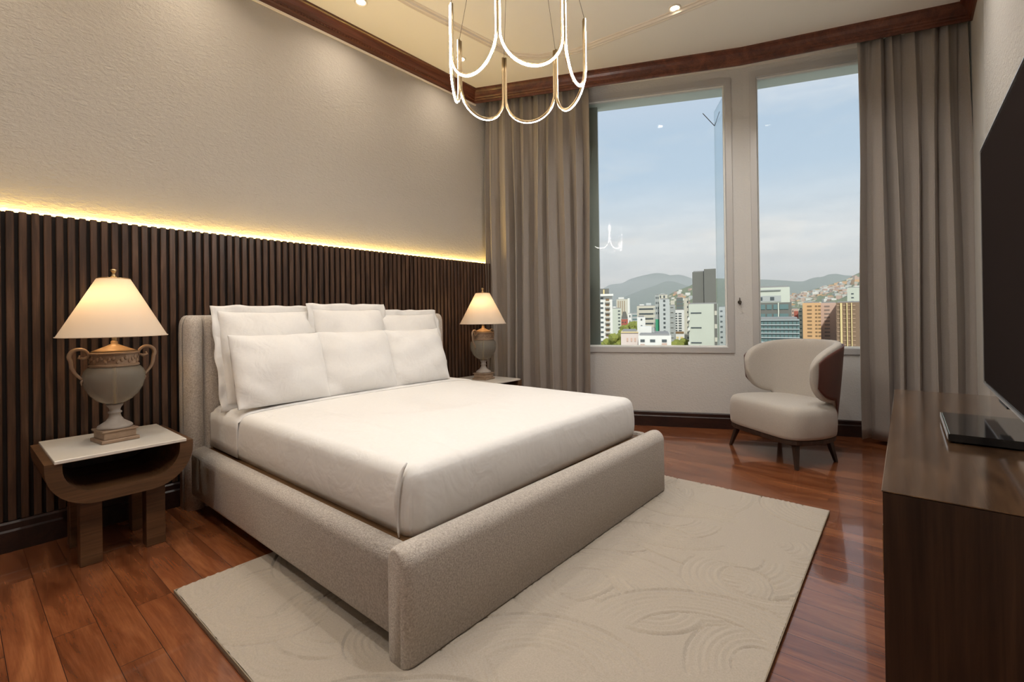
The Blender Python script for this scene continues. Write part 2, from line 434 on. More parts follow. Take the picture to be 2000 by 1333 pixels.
def window(name, mtx, s0, s1, z0, z1, left_fin):
    """picture-frame window: mitred aluminium frame, white bead, pane, outer soffit"""
    root = bpy.data.objects.new(name, None); COL.objects.link(root); root.matrix_world = mtx; root['kind'] = 'structure'
    W = .068
    def rect(o, dep):  # o = outward growth from the visible opening, dep = depth (into the wall)
        return [(s0-o, dep, z0-o), (s1+o, dep, z0-o), (s1+o, dep, z1+o), (s0-o, dep, z1+o)]
    def rings(name, seq, mat):
        bm = bmesh.new(); R = [[bm.verts.new(p) for p in rect(o, d)] for o, d in seq]
        for a, b in zip(R, R[1:]+R[:1]):
            for k in range(4): bm.faces.new((a[k], a[(k+1) % 4], b[(k+1) % 4], b[k]))
        return obj(name, bm, mat, root)
    rings('frame', [(W, -.012), (.012, -.012), (.004, .012), (.004, .035), (W, .035)], ALU)
    rings('glazing_bead', [(.004, .013), (-.007, .018), (-.007, .05), (.004, .05)], BEAD)
    boxo('pane', s0-.004, s1+.004, .055, .062, z0-.004, z1+.004, GLASS, root)
    # outside: reveal that frames the glass
    boxo('soffit', s0-.3, s1+.3, WT+.002, WT+.16, z1+.02, z1+.16, EXTG, root)
    boxo('outer_sill', s0-.06, s1+.06, .064, WT+.16, z0-.12, z0-.02, EXTG, root)
    boxo('outer_head', s0-.06, s1+.06, .064, WT, z1+.005, z1+.12, EXTG, root)
    return root
wa = window('window_1', MA, .70, 2.478, .848, 3.535, True)
wb = window('window_2', MB, .127, 1.38, .848, 3.56, False)
# dark fin of the facade left of the first window, glass fin at its right
def on_plane_s(mtx, n_off, u, v=400):
    inv = mtx.inverted(); o = inv @ Vector((0, 0, EYE)); d = inv.to_3x3() @ ray(u, v)
    t = (n_off-o.y)/d.y; return (o+d*t).x
sF = on_plane_s(MA, WT+.10, 1170)
boxo('facade_fin', sF-.40, sF, WT+.004, WT+.10, .5, 3.60, EXTD, wa)
s1 = on_plane_s(MA, WT+.42, 1397)
bm = bmesh.new()
prism(bm, [(2.50, WT+.004), (s1, WT+.42), (s1+.012, WT+.42), (2.52, WT+.004)], .5, 3.50, 'xyz')
obj('glass_fin', bm, FIN, wa)
bm = bmesh.new(); cyl(bm, (s1-.12, WT+.42, 3.50), (s1+.005, WT+.42, 3.34), .004, n=6); cyl(bm, (s1+.06, WT+.42, 3.50), (s1+.005, WT+.42, 3.34), .004, n=6)
obj('fin_bracket', bm, BRZ, wa)

# crown moulding and the wooden pelmet that hides the curtain tracks
path = [(WX, YB), (WX, 3.771), (-1.18, 4.87), (RX, 5.372), (RX, YB)]
prof = [(0, 3.553), (.012, 3.553), (.016, 3.566), (.016, 3.580), (.026, 3.588), (.026, 3.602), (.034, 3.610), (.040, 3.632), (.052, 3.654), (.068, 3.668), (.080, 3.674), (.080, 3.69), (0, 3.69)]
bm = bmesh.new(); sweep(bm, path[:2], prof)
struct(obj('trim_1', bm, CROWN))
bm = bmesh.new(); sweep(bm, [path[1], path[2], path[3]], prof)
struct(obj('trim_2', bm, CROWN))
bm = bmesh.new(); sweep(bm, [(RX-.0, 5.372), (RX-.0, YB)], prof)
struct(obj('trim_3', bm, CROWN))
# carved row of little blocks along the crown
bm = bmesh.new()
yy = YB+.05
while yy < 3.7:
    box(bm, WX+.026, WX+.034, yy, yy+.014, 3.590, 3.601); yy += .026
struct(obj('trim_4', bm, CROWN))
bm = bmesh.new(); sweep(bm, [(WX, YB), (WX, 3.79)], [(0, 3.538), (.010, 3.538), (.013, 3.553), (0, 3.553)])
struct(obj('trim_5', bm, TRIMW))
# moulding of the tray in the ceiling
tray = [(-3.10, YB+.5), (-3.02, 2.39), (-2.89, 3.49), (-2.70, 3.70), (-2.36, 3.86), (-1.6, 3.915), (-.1, 3.96), (-.1, YB+.5), (-3.10, YB+.5)]
bm = bmesh.new()
sweep(bm, tray, [(0, CZ), (0, CZ-.014), (.012, CZ-.018), (.02, CZ-.008), (.03, CZ-.008), (.036, CZ-.02), (.052, CZ-.02), (.060, CZ-.006), (.075, CZ-.006), (.08, CZ)], closed_prof=False)
struct(obj('trim_6', bm, TRIMW))

# baseboards
bp = [(0, 0), (.022, 0), (.022, .105), (.016, .115), (.016, .145), (.010, .155), (0, .155)]
bm = bmesh.new(); sweep(bm, [(AX, AY), (KX, KY), (RX, BYe)], bp)
struct(obj('baseboard_window', bm, BASEB))
bm = bmesh.new(); sweep(bm, [(WX+.045, YB), (WX+.045, 4.02)], bp)
struct(obj('baseboard_left', bm, BASEB))
bm = bmesh.new(); sweep(bm, [(RX-.022, 4.46), (RX-.022, YB)], bp)
struct(obj('baseboard_right', bm, BASEB))

# ribbed walnut panelling with light hidden behind its top edge
wp = thing('wall_panel', 'dark walnut slatted panel covering the lower half of the left wall', 'wall panel', (WX, 0, 0))
boxo('backing_board', 0.016, .022, YB+.02, 4.06, .155, 1.782, GROOVE, wp)
boxo('fixing_board', 0.001, .0155, YB+.02, 4.06, .155, 1.765, GROOVE, wp)
bm = bmesh.new(); yy = YB+.03; random.seed(4)
while yy < 4.0:
    box(bm, .0225, .046, yy, yy+.031, .155, 1.785, None, .003, 1); yy += .0478
obj('slats', bm, SLAT, wp)
led = tag(boxo('led_strip', WX+.004, WX+.012, YB+.03, 4.05, 1.772, 1.780, LED_Y), 'glowing yellow light strip hidden behind the top edge of the slatted panel', 'light')

# ================================================================ LIGHT FITTINGS
def area(name, loc, size, energy, color, rot=(0, 0, 0), spread=180, size_y=None):
    l = bpy.data.lights.new(name, 'AREA'); l.energy = energy; l.color = color; l.size = size
    l.shape = 'DISK'
    l.spread = math.radians(spread)
    o = bpy.data.objects.new(name, l); COL.objects.link(o); o.location = loc; o.rotation_euler = rot
    return o
DL = [(-3.267, 2.107, 4.0), (-3.277, 3.204, 3.4), (-3.267, 1.0, 4.0), (-3.267, -.1, 5), (-1.413, 3.818, 15), (-.25, 3.82, 12),  # the last of these is unseen, added for more light
      (-2.3, .55, 4), (-1.2, .55, 9), (-.45, 1.7, 12), (-2.3, -.8, 8), (-.9, -.8, 9)]  # unseen downlights added to brighten the room
LAB = {0: 'recessed ceiling downlight above the slatted wall, near the top edge of the photo', 1: 'small recessed downlight seen behind the chandelier tubes near the corner',
       4: 'recessed ceiling downlight beside the moulding in front of the windows',
       2: 'recessed ceiling downlight above the near nightstand, close to the slatted wall', 3: 'recessed ceiling downlight close to the slatted wall, nearest the back wall',
       5: 'added unseen ceiling downlight in front of the right corner curtain', 6: 'added unseen ceiling downlight above the near side of the bed head', 7: 'added unseen ceiling downlight above the near corner of the rug',
       8: 'added unseen ceiling downlight above the front of the media cabinet', 9: 'added unseen ceiling downlight by the back wall, on the bed side', 10: 'added unseen ceiling downlight by the back wall, on the television side'}
for i, (x, y, e) in enumerate(DL):
    t = thing('downlight', LAB.get(i), 'ceiling light', (x, y, CZ), 0, 'recessed downlights in the ceiling')
    bm = bmesh.new(); lathe(bm, [(.034, -.001), (.050, -.001), (.050, -.006), (.044, -.010), (.034, -.006)], 32, caps=False); obj('trim_ring', bm, TRIMW, t)
    bm = bmesh.new(); lathe(bm, [(.034, -.002), (.034, -.005)], 24); obj('lens', bm, LENS, t)
    l = area('downlight_lamp', (0, 0, -.014), .066, e, (1.0, .86, .68) if i < 4 else (1.0, .95, .89), spread=140); l.parent = t

# ================================================================ CHANDELIER
RV, ZB, TOP = .344, 2.30, 2.68
ch = thing('chandelier', 'round chandelier of seven brass U tubes edged with glowing white light', 'chandelier', (-1.49, 1.85, ZB))
angs = [math.radians(a) for a in (295.5-360/7*k for k in range(7))]
for k in range(7):
    a0, a1 = angs[k], angs[k]-2*math.pi/7
    P0 = Vector((RV*math.cos(a0), RV*math.sin(a0), 0)); P1 = Vector((RV*math.cos(a1), RV*math.sin(a1), 0))
    mid = (P0+P1)/2; ex = (P1-P0).normalized(); half = (P1-P0).length/2-.0078; out = mid.normalized()
    top = TOP-ZB
    pts = [(-half, top)] + [(-half, top-(top-half)*q) for q in (.33, .66)]
    pts += [(-half*math.cos(t), half-half*math.sin(t)) for t in [math.pi*j/28 for j in range(29)]]
    pts += [(half, half+(top-half)*q) for q in (.33, .66, 1)]
    P = [mid+ex*a+Vector((0, 0, b)) for a, b in pts]
    bm = bmesh.new(); tube(bm, P, .0076, 12); ut = obj('brass_tube', bm, BRASS, ch, smooth=True)
    S = []
    for (a, b), p in zip(pts, P):
        if b >= half: cvx = Vector((0, 0, 0)); wout = 1.0
        else:
            c2 = (Vector((0, 0, b-half)) + ex*a)/half; down = max(0, -c2.z); cvx = c2*down; wout = 1-.35*down
        S.append(p + (out*wout + cvx*.9).normalized()*.0052)
    bm = bmesh.new(); tube(bm, S, [.0034 if b >= half else .0034+.0020*min(1, (half-b)/half*1.6) for a, b in pts], 8); obj('light_tube', bm, LED_W, ut, smooth=True)
bm = bmesh.new()
for k in range(7):
    a = angs[k]; cyl(bm, (RV*math.cos(a), RV*math.sin(a), TOP-ZB), (.10*math.cos(a), .10*math.sin(a), CZ-ZB-.03), .0011, n=5)
obj('suspension_wires', bm, BRZ, ch)
bm = bmesh.new(); lathe(bm, [(.13, CZ-ZB-.001), (.13, CZ-ZB-.03), (.12, CZ-ZB-.035)], 40); obj('canopy', bm, BRASS, ch)

# ================================================================ BED
bed = thing('bed', 'king bed frame upholstered in cream boucle with low rounded rails', 'bed', (WX+.05, 0, 0))
X0 = WX+.05   # local x = world x - X0
# headboard with vertical channels
hb_y0, hb_y1, hb_t = .945, 3.10, .175
NCH = 20
def hb_front(y):
    f = (y-hb_y0)/(hb_y1-hb_y0)*NCH; k = f-math.floor(f)
    e_ = abs(2*k-1); return .026*(1-e_**3.0)-.022*math.exp(-((1-e_)/.07)**2)
Pm = []
nyy = NCH*24
zs = [0, .3, .6, .9, 1.1, 1.16, 1.19, 1.21, 1.222, 1.225]
ins = [0, 0, 0, 0, 0, .004, .014, .030, .052, .075]
sidecurve = []
loop = []
for i in range(nyy+1):
    y = hb_y0 + (hb_y1-hb_y0)*i/nyy
    loop.append((y, i))
for z, s in zip(zs, ins):
    row = []
    row.append((0, hb_y0+.03+s*.6, z)); row.append((0.02, hb_y0+.006+s*.6, z)); row.append((.07, hb_y0+s*.6, z)); row.append((hb_t-.06, hb_y0+.001+s*.6, z))
    for y, i in loop:
        yc = min(max(y, hb_y0+s*.6+.002), hb_y1-s*.6-.002)
        e = min(yc-hb_y0, hb_y1-yc); rr = .055
        rnd = rr-math.sqrt(max(0, rr*rr-(rr-min(e, rr))**2))
        row.append((hb_t-.028+hb_front(y)-rnd-s, yc, z))
    row.append((hb_t-.06, hb_y1-.001-s*.6, z)); row.append((.07, hb_y1-s*.6, z)); row.append((0.02, hb_y1-.006-s*.6, z)); row.append((0, hb_y1-.03-s*.6, z))
    Pm.append(row)
nv = len(Pm[0]); verts = [p for r in Pm for p in r]; faces = []
for i in range(len(Pm)-1):
    for j in range(nv):
        faces.append((i*nv+j, i*nv+(j+1) % nv, (i+1)*nv+(j+1) % nv, (i+1)*nv+j))
faces.append(tuple(range(nv))); faces.append(tuple((len(Pm)-1)*nv+j for j in range(nv)))
pydata('headboard', verts, faces, BOUCLE, bed)
# rails: rounded section swept along the bed
def rail_section(y_out, y_in, z0, z1, r):
    s = 1 if y_in > y_out else -1; pts = []
    wd = abs(y_in-y_out)
    r2 = min(.012, wd/2)
    pts += [(y_in-s*0, z0), (y_in, z1-.012)]
    for k in range(7):
        t = math.pi/2*k/6; pts.append((y_in-s*r2*(1-math.cos(t)), z1-r2+r2*math.sin(t)))
    for k in range(9):
        t = math.pi/2*(1-k/8); pts.append((y_out+s*(r-r*math.cos(t)), z1-r+r*math.sin(t)))
    for k in range(4):
        t = math.pi/2*k/3; pts.append((y_out+s*(.03-.03*math.cos(t)), z0+.03-.03*math.sin(t)))
    return pts
for nm, yo, yi in (('near', .975, 1.055), ('far', 3.075, 2.995)):
    bm = bmesh.new(); prism(bm, rail_section(yo, yi, .085, .39, .05), .14, -1.385-X0, 'yzx')
    obj('rail', bm, BOUCLE, bed, smooth=True)
# footboard, a thick upholstered board that reaches the floor
bm = bmesh.new()
sec = []
t_ = .125
for k in range(9):
    t = math.pi*k/8; sec.append((-t_/2+ (t_/2)*(1-math.cos(t)) , .40-.055+.055*math.sin(t)))
sec = [(-t_/2, .345)] + [(-t_/2*math.cos(math.pi*k/12), .345+.06*math.sin(math.pi*k/12)) for k in range(1, 12)] + [(t_/2, .345), (t_/2, .02), (t_/2-.012, .004), (-t_/2+.012, .004), (-t_/2, .02)]
ny = 20
ends = [0, .002, .007, .016, .028, .042]
ysq = [(e, 1) for e in ends] + [(.05+(2.11-.10)*k/ny, 0) for k in range(1, ny)] + [(2.11-e, 1) for e in reversed(ends)]
rows = []
for y, flag in ysq:
    e = min(y, 2.11-y); rr = .04
    k = 1 if e >= rr else (.5+.5*math.sqrt(max(0, 1-((rr-e)/rr)**2)))
    kz = 1 if e >= rr else (.975+.025*math.sqrt(max(0, 1-((rr-e)/rr)**2)))
    rows.append([(x*k, y-1.055, z*kz if z > .1 else z) for x, z in sec])
nv = len(sec); verts = [p for r in rows for p in r]; faces = [(i*nv+j, i*nv+(j+1) % nv, (i+1)*nv+(j+1) % nv, (i+1)*nv+j) for i in range(len(rows)-1) for j in range(nv)]
faces += [tuple(range(nv)), tuple((len(rows)-1)*nv+j for j in range(nv))]
fb = pydata('footboard', verts, faces, BOUCLE, bed, (-1.322-X0, 2.022, .008))
fb.rotation_euler = (0, 0, math.radians(-1.0))
boxo('deck', .16, -1.375-X0, 1.05, 3.0, .30, .372, DECKW, bed)
for x, y in ((.9, 1.5), (.9, 2.6), (1.7, 1.5), (1.7, 2.6)): boxo('leg', x-.03, x+.03, y-.03, y+.03, .012, .30, BLACKM, bed)

# mattress dressed in white sheets
MX0, MX1, MY0, MY1, MZ0, MZ1 = WX+.05+.185, -1.405, 1.085, 2.985, .3725, .645
mt = thing('mattress', 'thick king mattress tucked tightly into smooth white sheets', 'mattress', (MX0, MY0, MZ0))
Lx, Ly, Hz = MX1-MX0, MY1-MY0, MZ1-MZ0
def matt_top(x, y):   # x,y local
    e = max(0.0, min(x+.25, Lx-x, y, Ly-y)); r = .055
    d = 0 if e >= r else r-math.sqrt(max(0, r*r-(r-e)**2))
    crown = .035*(1-math.exp(-e/.22))
    rip = .0025*math.sin(7*x+3*y)*math.sin(5*y-2*x)
    return Hz-.02+crown-d+rip*(1 if e > .1 else e/.1)
NX, NY = 110, 170
def spaced(L_, n):
    out = []
    for i in range(n+1):
        t = i/n; s = .5-.5*math.cos(math.pi*t); out.append(L_*(.35*t+.65*s))
    return out
xs, ys_ = spaced(Lx, NX), spaced(Ly, NY)
verts, faces = [], []
idx = {}
for i, x in enumerate(xs):
    for j, y in enumerate(ys_):
        # rounded plan corners at the foot
        r = .07; px, py = x, y
        dx, dy = x-(Lx-r), (r-y if y < r else (y-(Ly-r) if y > Ly-r else 0))
        if dx > 0 and dy > 0:
            m_ = max(dx, dy)/math.hypot(dx, dy); px = Lx-r+dx*m_
            py = (r-dy*m_) if y < r else (Ly-r+dy*m_)
        z = matt_top(x, y)
        crease = .0045*math.exp(-((py-(.305+.02*math.sin(px*2)))/.012)**2) if px > .42 else 0
        idx[i, j] = len(verts); verts.append((px, py, z+crease))
for i in range(NX):
    for j in range(NY): faces.append((idx[i, j], idx[i+1, j], idx[i+1, j+1], idx[i, j+1]))
border = [(i, 0) for i in range(NX+1)] + [(NX, j) for j in range(1, NY+1)] + [(i, NY) for i in range(NX-1, -1, -1)] + [(0, j) for j in range(NY-1, 0, -1)]
prev = [idx[b] for b in border]
for k, f in enumerate((.8, .6, .4, .2, 0)):
    cur = []
    for q, b in enumerate(border):
        vx, vy, vz = verts[idx[b]]
        bulge = .010*math.sin(math.pi*f); nx = (1 if b[0] == NX else 0); nyv = (-1 if b[1] == 0 else (1 if b[1] == NY else 0))
        tuck = .012 if f == 0 else 0
        cur.append(len(verts)); verts.append((vx+nx*(bulge-tuck), vy+nyv*(bulge-tuck), vz*f+(0.0)))
    n = len(border)
    for q in range(n): faces.append((prev[q], prev[(q+1) % n], cur[(q+1) % n], cur[q]))
    prev = cur
faces.append(tuple(prev))
pydata('sheet', verts, faces, LINEN, mt)
# turned-back band of the top sheet near the pillows, draped over both sides
rows = []
for k in range(19):
    x = .0+.44*k/18
    line = []
    lift = .006 if k not in (18,) else .002
    zside = [.02, .08, .16, Hz-.09]
    for z in zside: line.append((x, -.011, z))
    for y in [0.0, .008, .02, .04, .07]+[.12+(Ly-.24)*q/30 for q in range(31)]+[Ly-.07, Ly-.04, Ly-.02, Ly-.008, Ly]:
        line.append((x + (0.02*math.sin(y*2.2)+.035*y if k == 18 or k == 17 else (.02*math.sin(y*2.2)+.035*y)*k/18), y if 0 < y < Ly else (y-.008 if y == 0 else y+.008), matt_top(x, min(max(y, .004), Ly-.004))+lift))
    for z in reversed(zside): line.append((x, Ly+.011, z))
    rows.append(line)
tb = grid_mesh('turned_back_sheet', rows, LINEN, mt, solid=.004)
# tucked fold of the sheet at the near foot corner
bm = bmesh.new()
fold = []
for k in range(15):
    t = k/14; z = Hz+.004-(Hz-.0)*t
    y = -.004+.03*math.exp(-t*5)-.012*math.sin(math.pi*t); x = Lx-.055+.012*math.exp(-t*6)
    fold.append((x, y-.006, z))
tube(bm, fold, [.004+.007*math.sin(math.pi*min(1, k/14*1.3))**1 if k < 11 else .004 for k in range(15)], 8)
obj('corner_fold', bm, LINEN, mt, smooth=True)

# pillows
def pillow(name, label, group, wd, ht, th, centre, tilt, flange=0, seed=0, yaw=0, roll=0):
    t = thing(name, label, 'pillow', centre, yaw, group)
    rnd = random.Random(seed); ph = [rnd.uniform(0, 6.28) for _ in range(8)]
    n = 34
    tl = Matrix.Rotation(-tilt, 4, 'Y') @ Matrix.Rotation(roll, 4, 'X')   # local: x = thickness (towards the room), y = width, z = up
    def sur(s):
        R = []
        for i in range(n+1):
            row = []
            for j in range(n+1):
                u, v = -1+2*i/n, -1+2*j/n
                u, v = math.sin(u*math.pi/2), math.sin(v*math.pi/2)
                pinch_y = 1-.045*(1-v*v)**1.0*(abs(u)**3); pinch_z = 1-.05*(1-u*u)*(abs(v)**3)
                prof = max(0, (1-abs(u)**2.6))**.55*max(0, (1-abs(v)**2.6))**.55
                wr = 1+.05*math.sin(5*u+ph[0]+2*v)+.04*math.sin(6*v+ph[1]-3*u)+.05*math.sin(11*u*v+ph[2])
                cr_ = .006*math.sin(9*(u+v)+ph[3])*abs(u*v)
                x = s*(th/2*prof*wr)+cr_*s
                sag = -.012*math.cos(u*1.5)*(1+v)/2
                row.append(tl @ Vector((x, u*wd/2*pinch_z, ht/2+v*ht/2*pinch_y+sag)))
            R.append(row)
        return R
    A, B = sur(1), sur(-1)
    verts, faces = [], []
    for R in (A, B):
        o = len(verts)
        for row in R: verts += [tuple(p) for p in row]
        for i in range(n):
            for j in range(n):
                a = o+i*(n+1)+j; faces.append((a, a+n+1, a+n+2, a+1))
    me = bpy.data.meshes.new('cover'); me.from_pydata(verts, [], faces); me.update()
    bm = bmesh.new(); bm.from_mesh(me); bmesh.ops.remove_doubles(bm, verts=bm.verts, dist=.0006); bmesh.ops.recalc_face_normals(bm, faces=bm.faces); bm.to_mesh(me); bm.free()
    link('cover', me, PILLOWM, t, smooth=True)
    if flange:
        rows = []; m = 96
        for k in range(m):
            a = k/m*4; side = int(a); f = a-side
            c = [(-1, -1), (1, -1), (1, 1), (-1, 1)][side]; d = [(1, -1), (1, 1), (-1, 1), (-1, -1)][side]
            u, v = c[0]+(d[0]-c[0])*f, c[1]+(d[1]-c[1])*f
            line = []
            for q in range(4):
                g = q/3
                wav = .007*g*math.sin(k*.55+ph[4])+.006*g*math.sin(k*1.3+ph[5])
                uu = u*(wd/2-.012+flange*g)*(1-.03*(1-v*v)*(1-g)); vv = v*(ht/2-.012+flange*g)*(1-.03*(1-u*u)*(1-g))
                uu += .004*g*math.sin(k*.9+ph[6]); vv += .003*g*math.sin(k*.8+ph[7])
                line.append(tl @ Vector((wav, uu, ht/2+vv)))
            rows.append(line)
        grid_mesh('flange', rows, PILLOWM, t, close_u=True, solid=.004)
    return t
PT = .664
back = 'pillows with flat borders leaning on the headboard'; front = 'plain white cushions standing before the back row'
pillow('pillow', 'white flanged square pillow against the headboard, left one of the back row', back, .60, .60, .20, (-3.215, 1.405, PT+.005), math.radians(15), .05, 1)
pillow('pillow', 'white flanged square pillow against the headboard, middle one of the back row', back, .60, .60, .20, (-3.205, 2.02, PT+.015), math.radians(14), .055, 2, yaw=.03)
pillow('pillow', 'white flanged square pillow against the headboard, right one of the back row, lowest', back, .60, .57, .20, (-3.225, 2.60, PT+.005), math.radians(15), .05, 3)
pillow('pillow', 'plain white rectangular pillow standing in front, nearest the left lamp', front, .575, .46, .19, (-3.00, 1.375, PT), math.radians(19), 0, 4)
pillow('pillow', 'plain white rectangular pillow standing in the middle of the front row', front, .56, .46, .19, (-3.00, 1.925, PT), math.radians(19), 0, 5, yaw=-.02)
pillow('pillow', 'plain white rectangular pillow standing in front, nearest the far lamp', front, .56, .455, .19, (-3.00, 2.47, PT), math.radians(19), 0, 6)

# ================================================================ RUG
rng = np.random.RandomState(11)
RX0, RX1, RY0, RY1 = -2.467, -.362, .632, 3.335
gx, gy = 380, 490
XX, YY = np.meshgrid(np.linspace(RX0, RX1, gx), np.linspace(RY0, RY1, gy), indexing='ij')
H = np.full(XX.shape, .018) + .0008*np.sin(XX*9+YY*5)
strokes = []
for k in range(85):
    cx, cy = rng.uniform(RX0-.2, RX1+.2), rng.uniform(RY0-.2, RY1+.2)
    ro = rng.uniform(.16, .58); wd = rng.uniform(.09, .26); a0 = rng.uniform(0, 6.28); span = rng.uniform(1.2, 3.4); el = rng.uniform(.65, 1.0); rt = rng.uniform(0, 3.14)
    strokes.append((cx, cy, ro, wd, a0, span, el, rt, rng.uniform(0, 6.28)))
# strokes that the photo shows clearly
for u, v, ro, wd, a0, span in ((1490, 1145, .34, .17, 2.3, 3.3), (1150, 1150, .36, .2, 1.2, 3.3), (1040, 1330, .40, .24, .2, 2.6), (1370, 1275, .44, .2, .4, 2.3), (1330, 1035, .33, .16, 3.2, 2.2), (520, 1190, .30, .2, 3.5, 3.0)):
    d = ray(u, v); t = -EYE/d.z; strokes.append((d.x*t, d.y*t, ro, wd, a0, span, .8, .5, 1.0))
for cx, cy, ro, wd, a0, span, el, rt, ph in strokes:
    dx, dy = XX-cx, YY-cy
    ux, uy = dx*math.cos(rt)+dy*math.sin(rt), (-dx*math.sin(rt)+dy*math.cos(rt))/el
    r = np.hypot(ux, uy); an = (np.arctan2(uy, ux)-a0) % (2*math.pi)
    s = (ro-r)/wd
    inside = (s > 0) & (s < 1) & (an < span)
    fine = .0019*np.sin(s*wd*2*math.pi/.030+ph+.5*np.sin(an*2)) + (.0010)*np.sin(s*wd*2*math.pi/.017+ph*2)
    crown = .0022*np.sin(np.pi*np.clip(s, 0, 1))
    lip = -.015*np.exp(-(s*wd/.0075)**2)*(np.sin(np.clip(an/span, 0, 1)*math.pi)**.5)
    inner = -.008*np.exp(-((1-s)*wd/.005)**2)
    h = .017+crown+fine+lip+inner
    edge = np.clip(an/.05, 0, 1)*np.clip((span-an)/.05, 0, 1)
    H = np.where(inside, H*(1-edge)+h*edge, H)
H = np.clip(H, .004, .026)
verts = np.stack([XX, YY, H], -1).reshape(-1, 3)
ii, jj = np.meshgrid(np.arange(gx-1), np.arange(gy-1), indexing='ij'); a = (ii*gy+jj).ravel()
faces = np.stack([a, a+gy, a+gy+1, a+1], -1)
me = bpy.data.meshes.new('pile'); me.from_pydata(verts.tolist(), [], faces.tolist()); me.update()
rug = thing('rug', 'beige wool rug carved with swirling brush-like arcs, lying under the bed', 'rug', (0, 0, 0))
link('pile', me, RUG, rug, smooth=True)
bm = bmesh.new()
box(bm, RX0-.004, RX1+.004, RY0-.004, RY0, .001, .017); box(bm, RX0-.004, RX1+.004, RY1, RY1+.004, .001, .017)
box(bm, RX0-.004, RX0, RY0, RY1, .001, .017); box(bm, RX1, RX1+.004, RY0, RY1, .001, .017); box(bm, RX0, RX1, RY0, RY1, .001, .003)
obj('binding', bm, RUGE, rug)

# ================================================================ NIGHTSTANDS AND LAMPS
def nightstand(cy, label):
    t = thing('nightstand', label, 'nightstand', (-3.275, cy, 0), 0)
    wo, zt, zb, thk, dep = .290, .545, .325, .060, .28   # half width, top, underside of the U, thickness, half depth
    r = .19
    def u_line(off):
        rr = r-off; pts = [(-wo+off, zt)]
        for k in range(11):
            a = math.pi+math.pi/2*k/10; pts.append((-wo+r+rr*math.cos(a), zb+r+rr*math.sin(a)))
        for k in range(11):
            a = 1.5*math.pi+math.pi/2*k/10; pts.append((wo-r+rr*math.cos(a), zb+r+rr*math.sin(a)))
        pts.append((wo-off, zt)); return pts
    o, i = u_line(0), u_line(thk)
    bm = bmesh.new(); n = len(o)
    for x0, x1 in ((-dep, dep),):
        VO = [[bm.verts.new((x, y, z)) for y, z in o] for x in (x0, x1)]; VI = [[bm.verts.new((x, y, z)) for y, z in i] for x in (x0, x1)]
        for k in range(n-1):
            bm.faces.new((VO[0][k], VO[0][k+1], VO[1][k+1], VO[1][k])); bm.faces.new((VI[0][k], VI[1][k], VI[1][k+1], VI[0][k+1]))
            for s in (0, 1): bm.faces.new((VO[s][k], VI[s][k], VI[s][k+1], VO[s][k+1]))
        for k in (0, n-1): bm.faces.new((VO[0][k], VO[1][k], VI[1][k], VI[0][k]))
    obj('cradle_frame', bm, NSWOOD, t)
    bm = bmesh.new(); prism(bm, u_line(thk+.001), -dep+.004, -dep+.02, 'yzx'); obj('back_panel', bm, WALNUT_S, t)
    for y in (-.118, .142):
        for x in (-.15, .15):
            boxo('leg', x-.04, x+.04, y-.042, y+.042, 0, zb+.006, NSWOOD, t, bev=.002, seg=1)
    boxo('marble_top', -dep+.0, dep+.008, -wo+.032, wo-.032, zt-.003, zt+.013, MARBLE, t, bev=.002, seg=1)
    return t
nightstand(.567, 'walnut nightstand with marble top on the near side of the bed, in the foreground')
nightstand(3.44, 'nightstand with white marble top beyond the bed, beside the curtain')

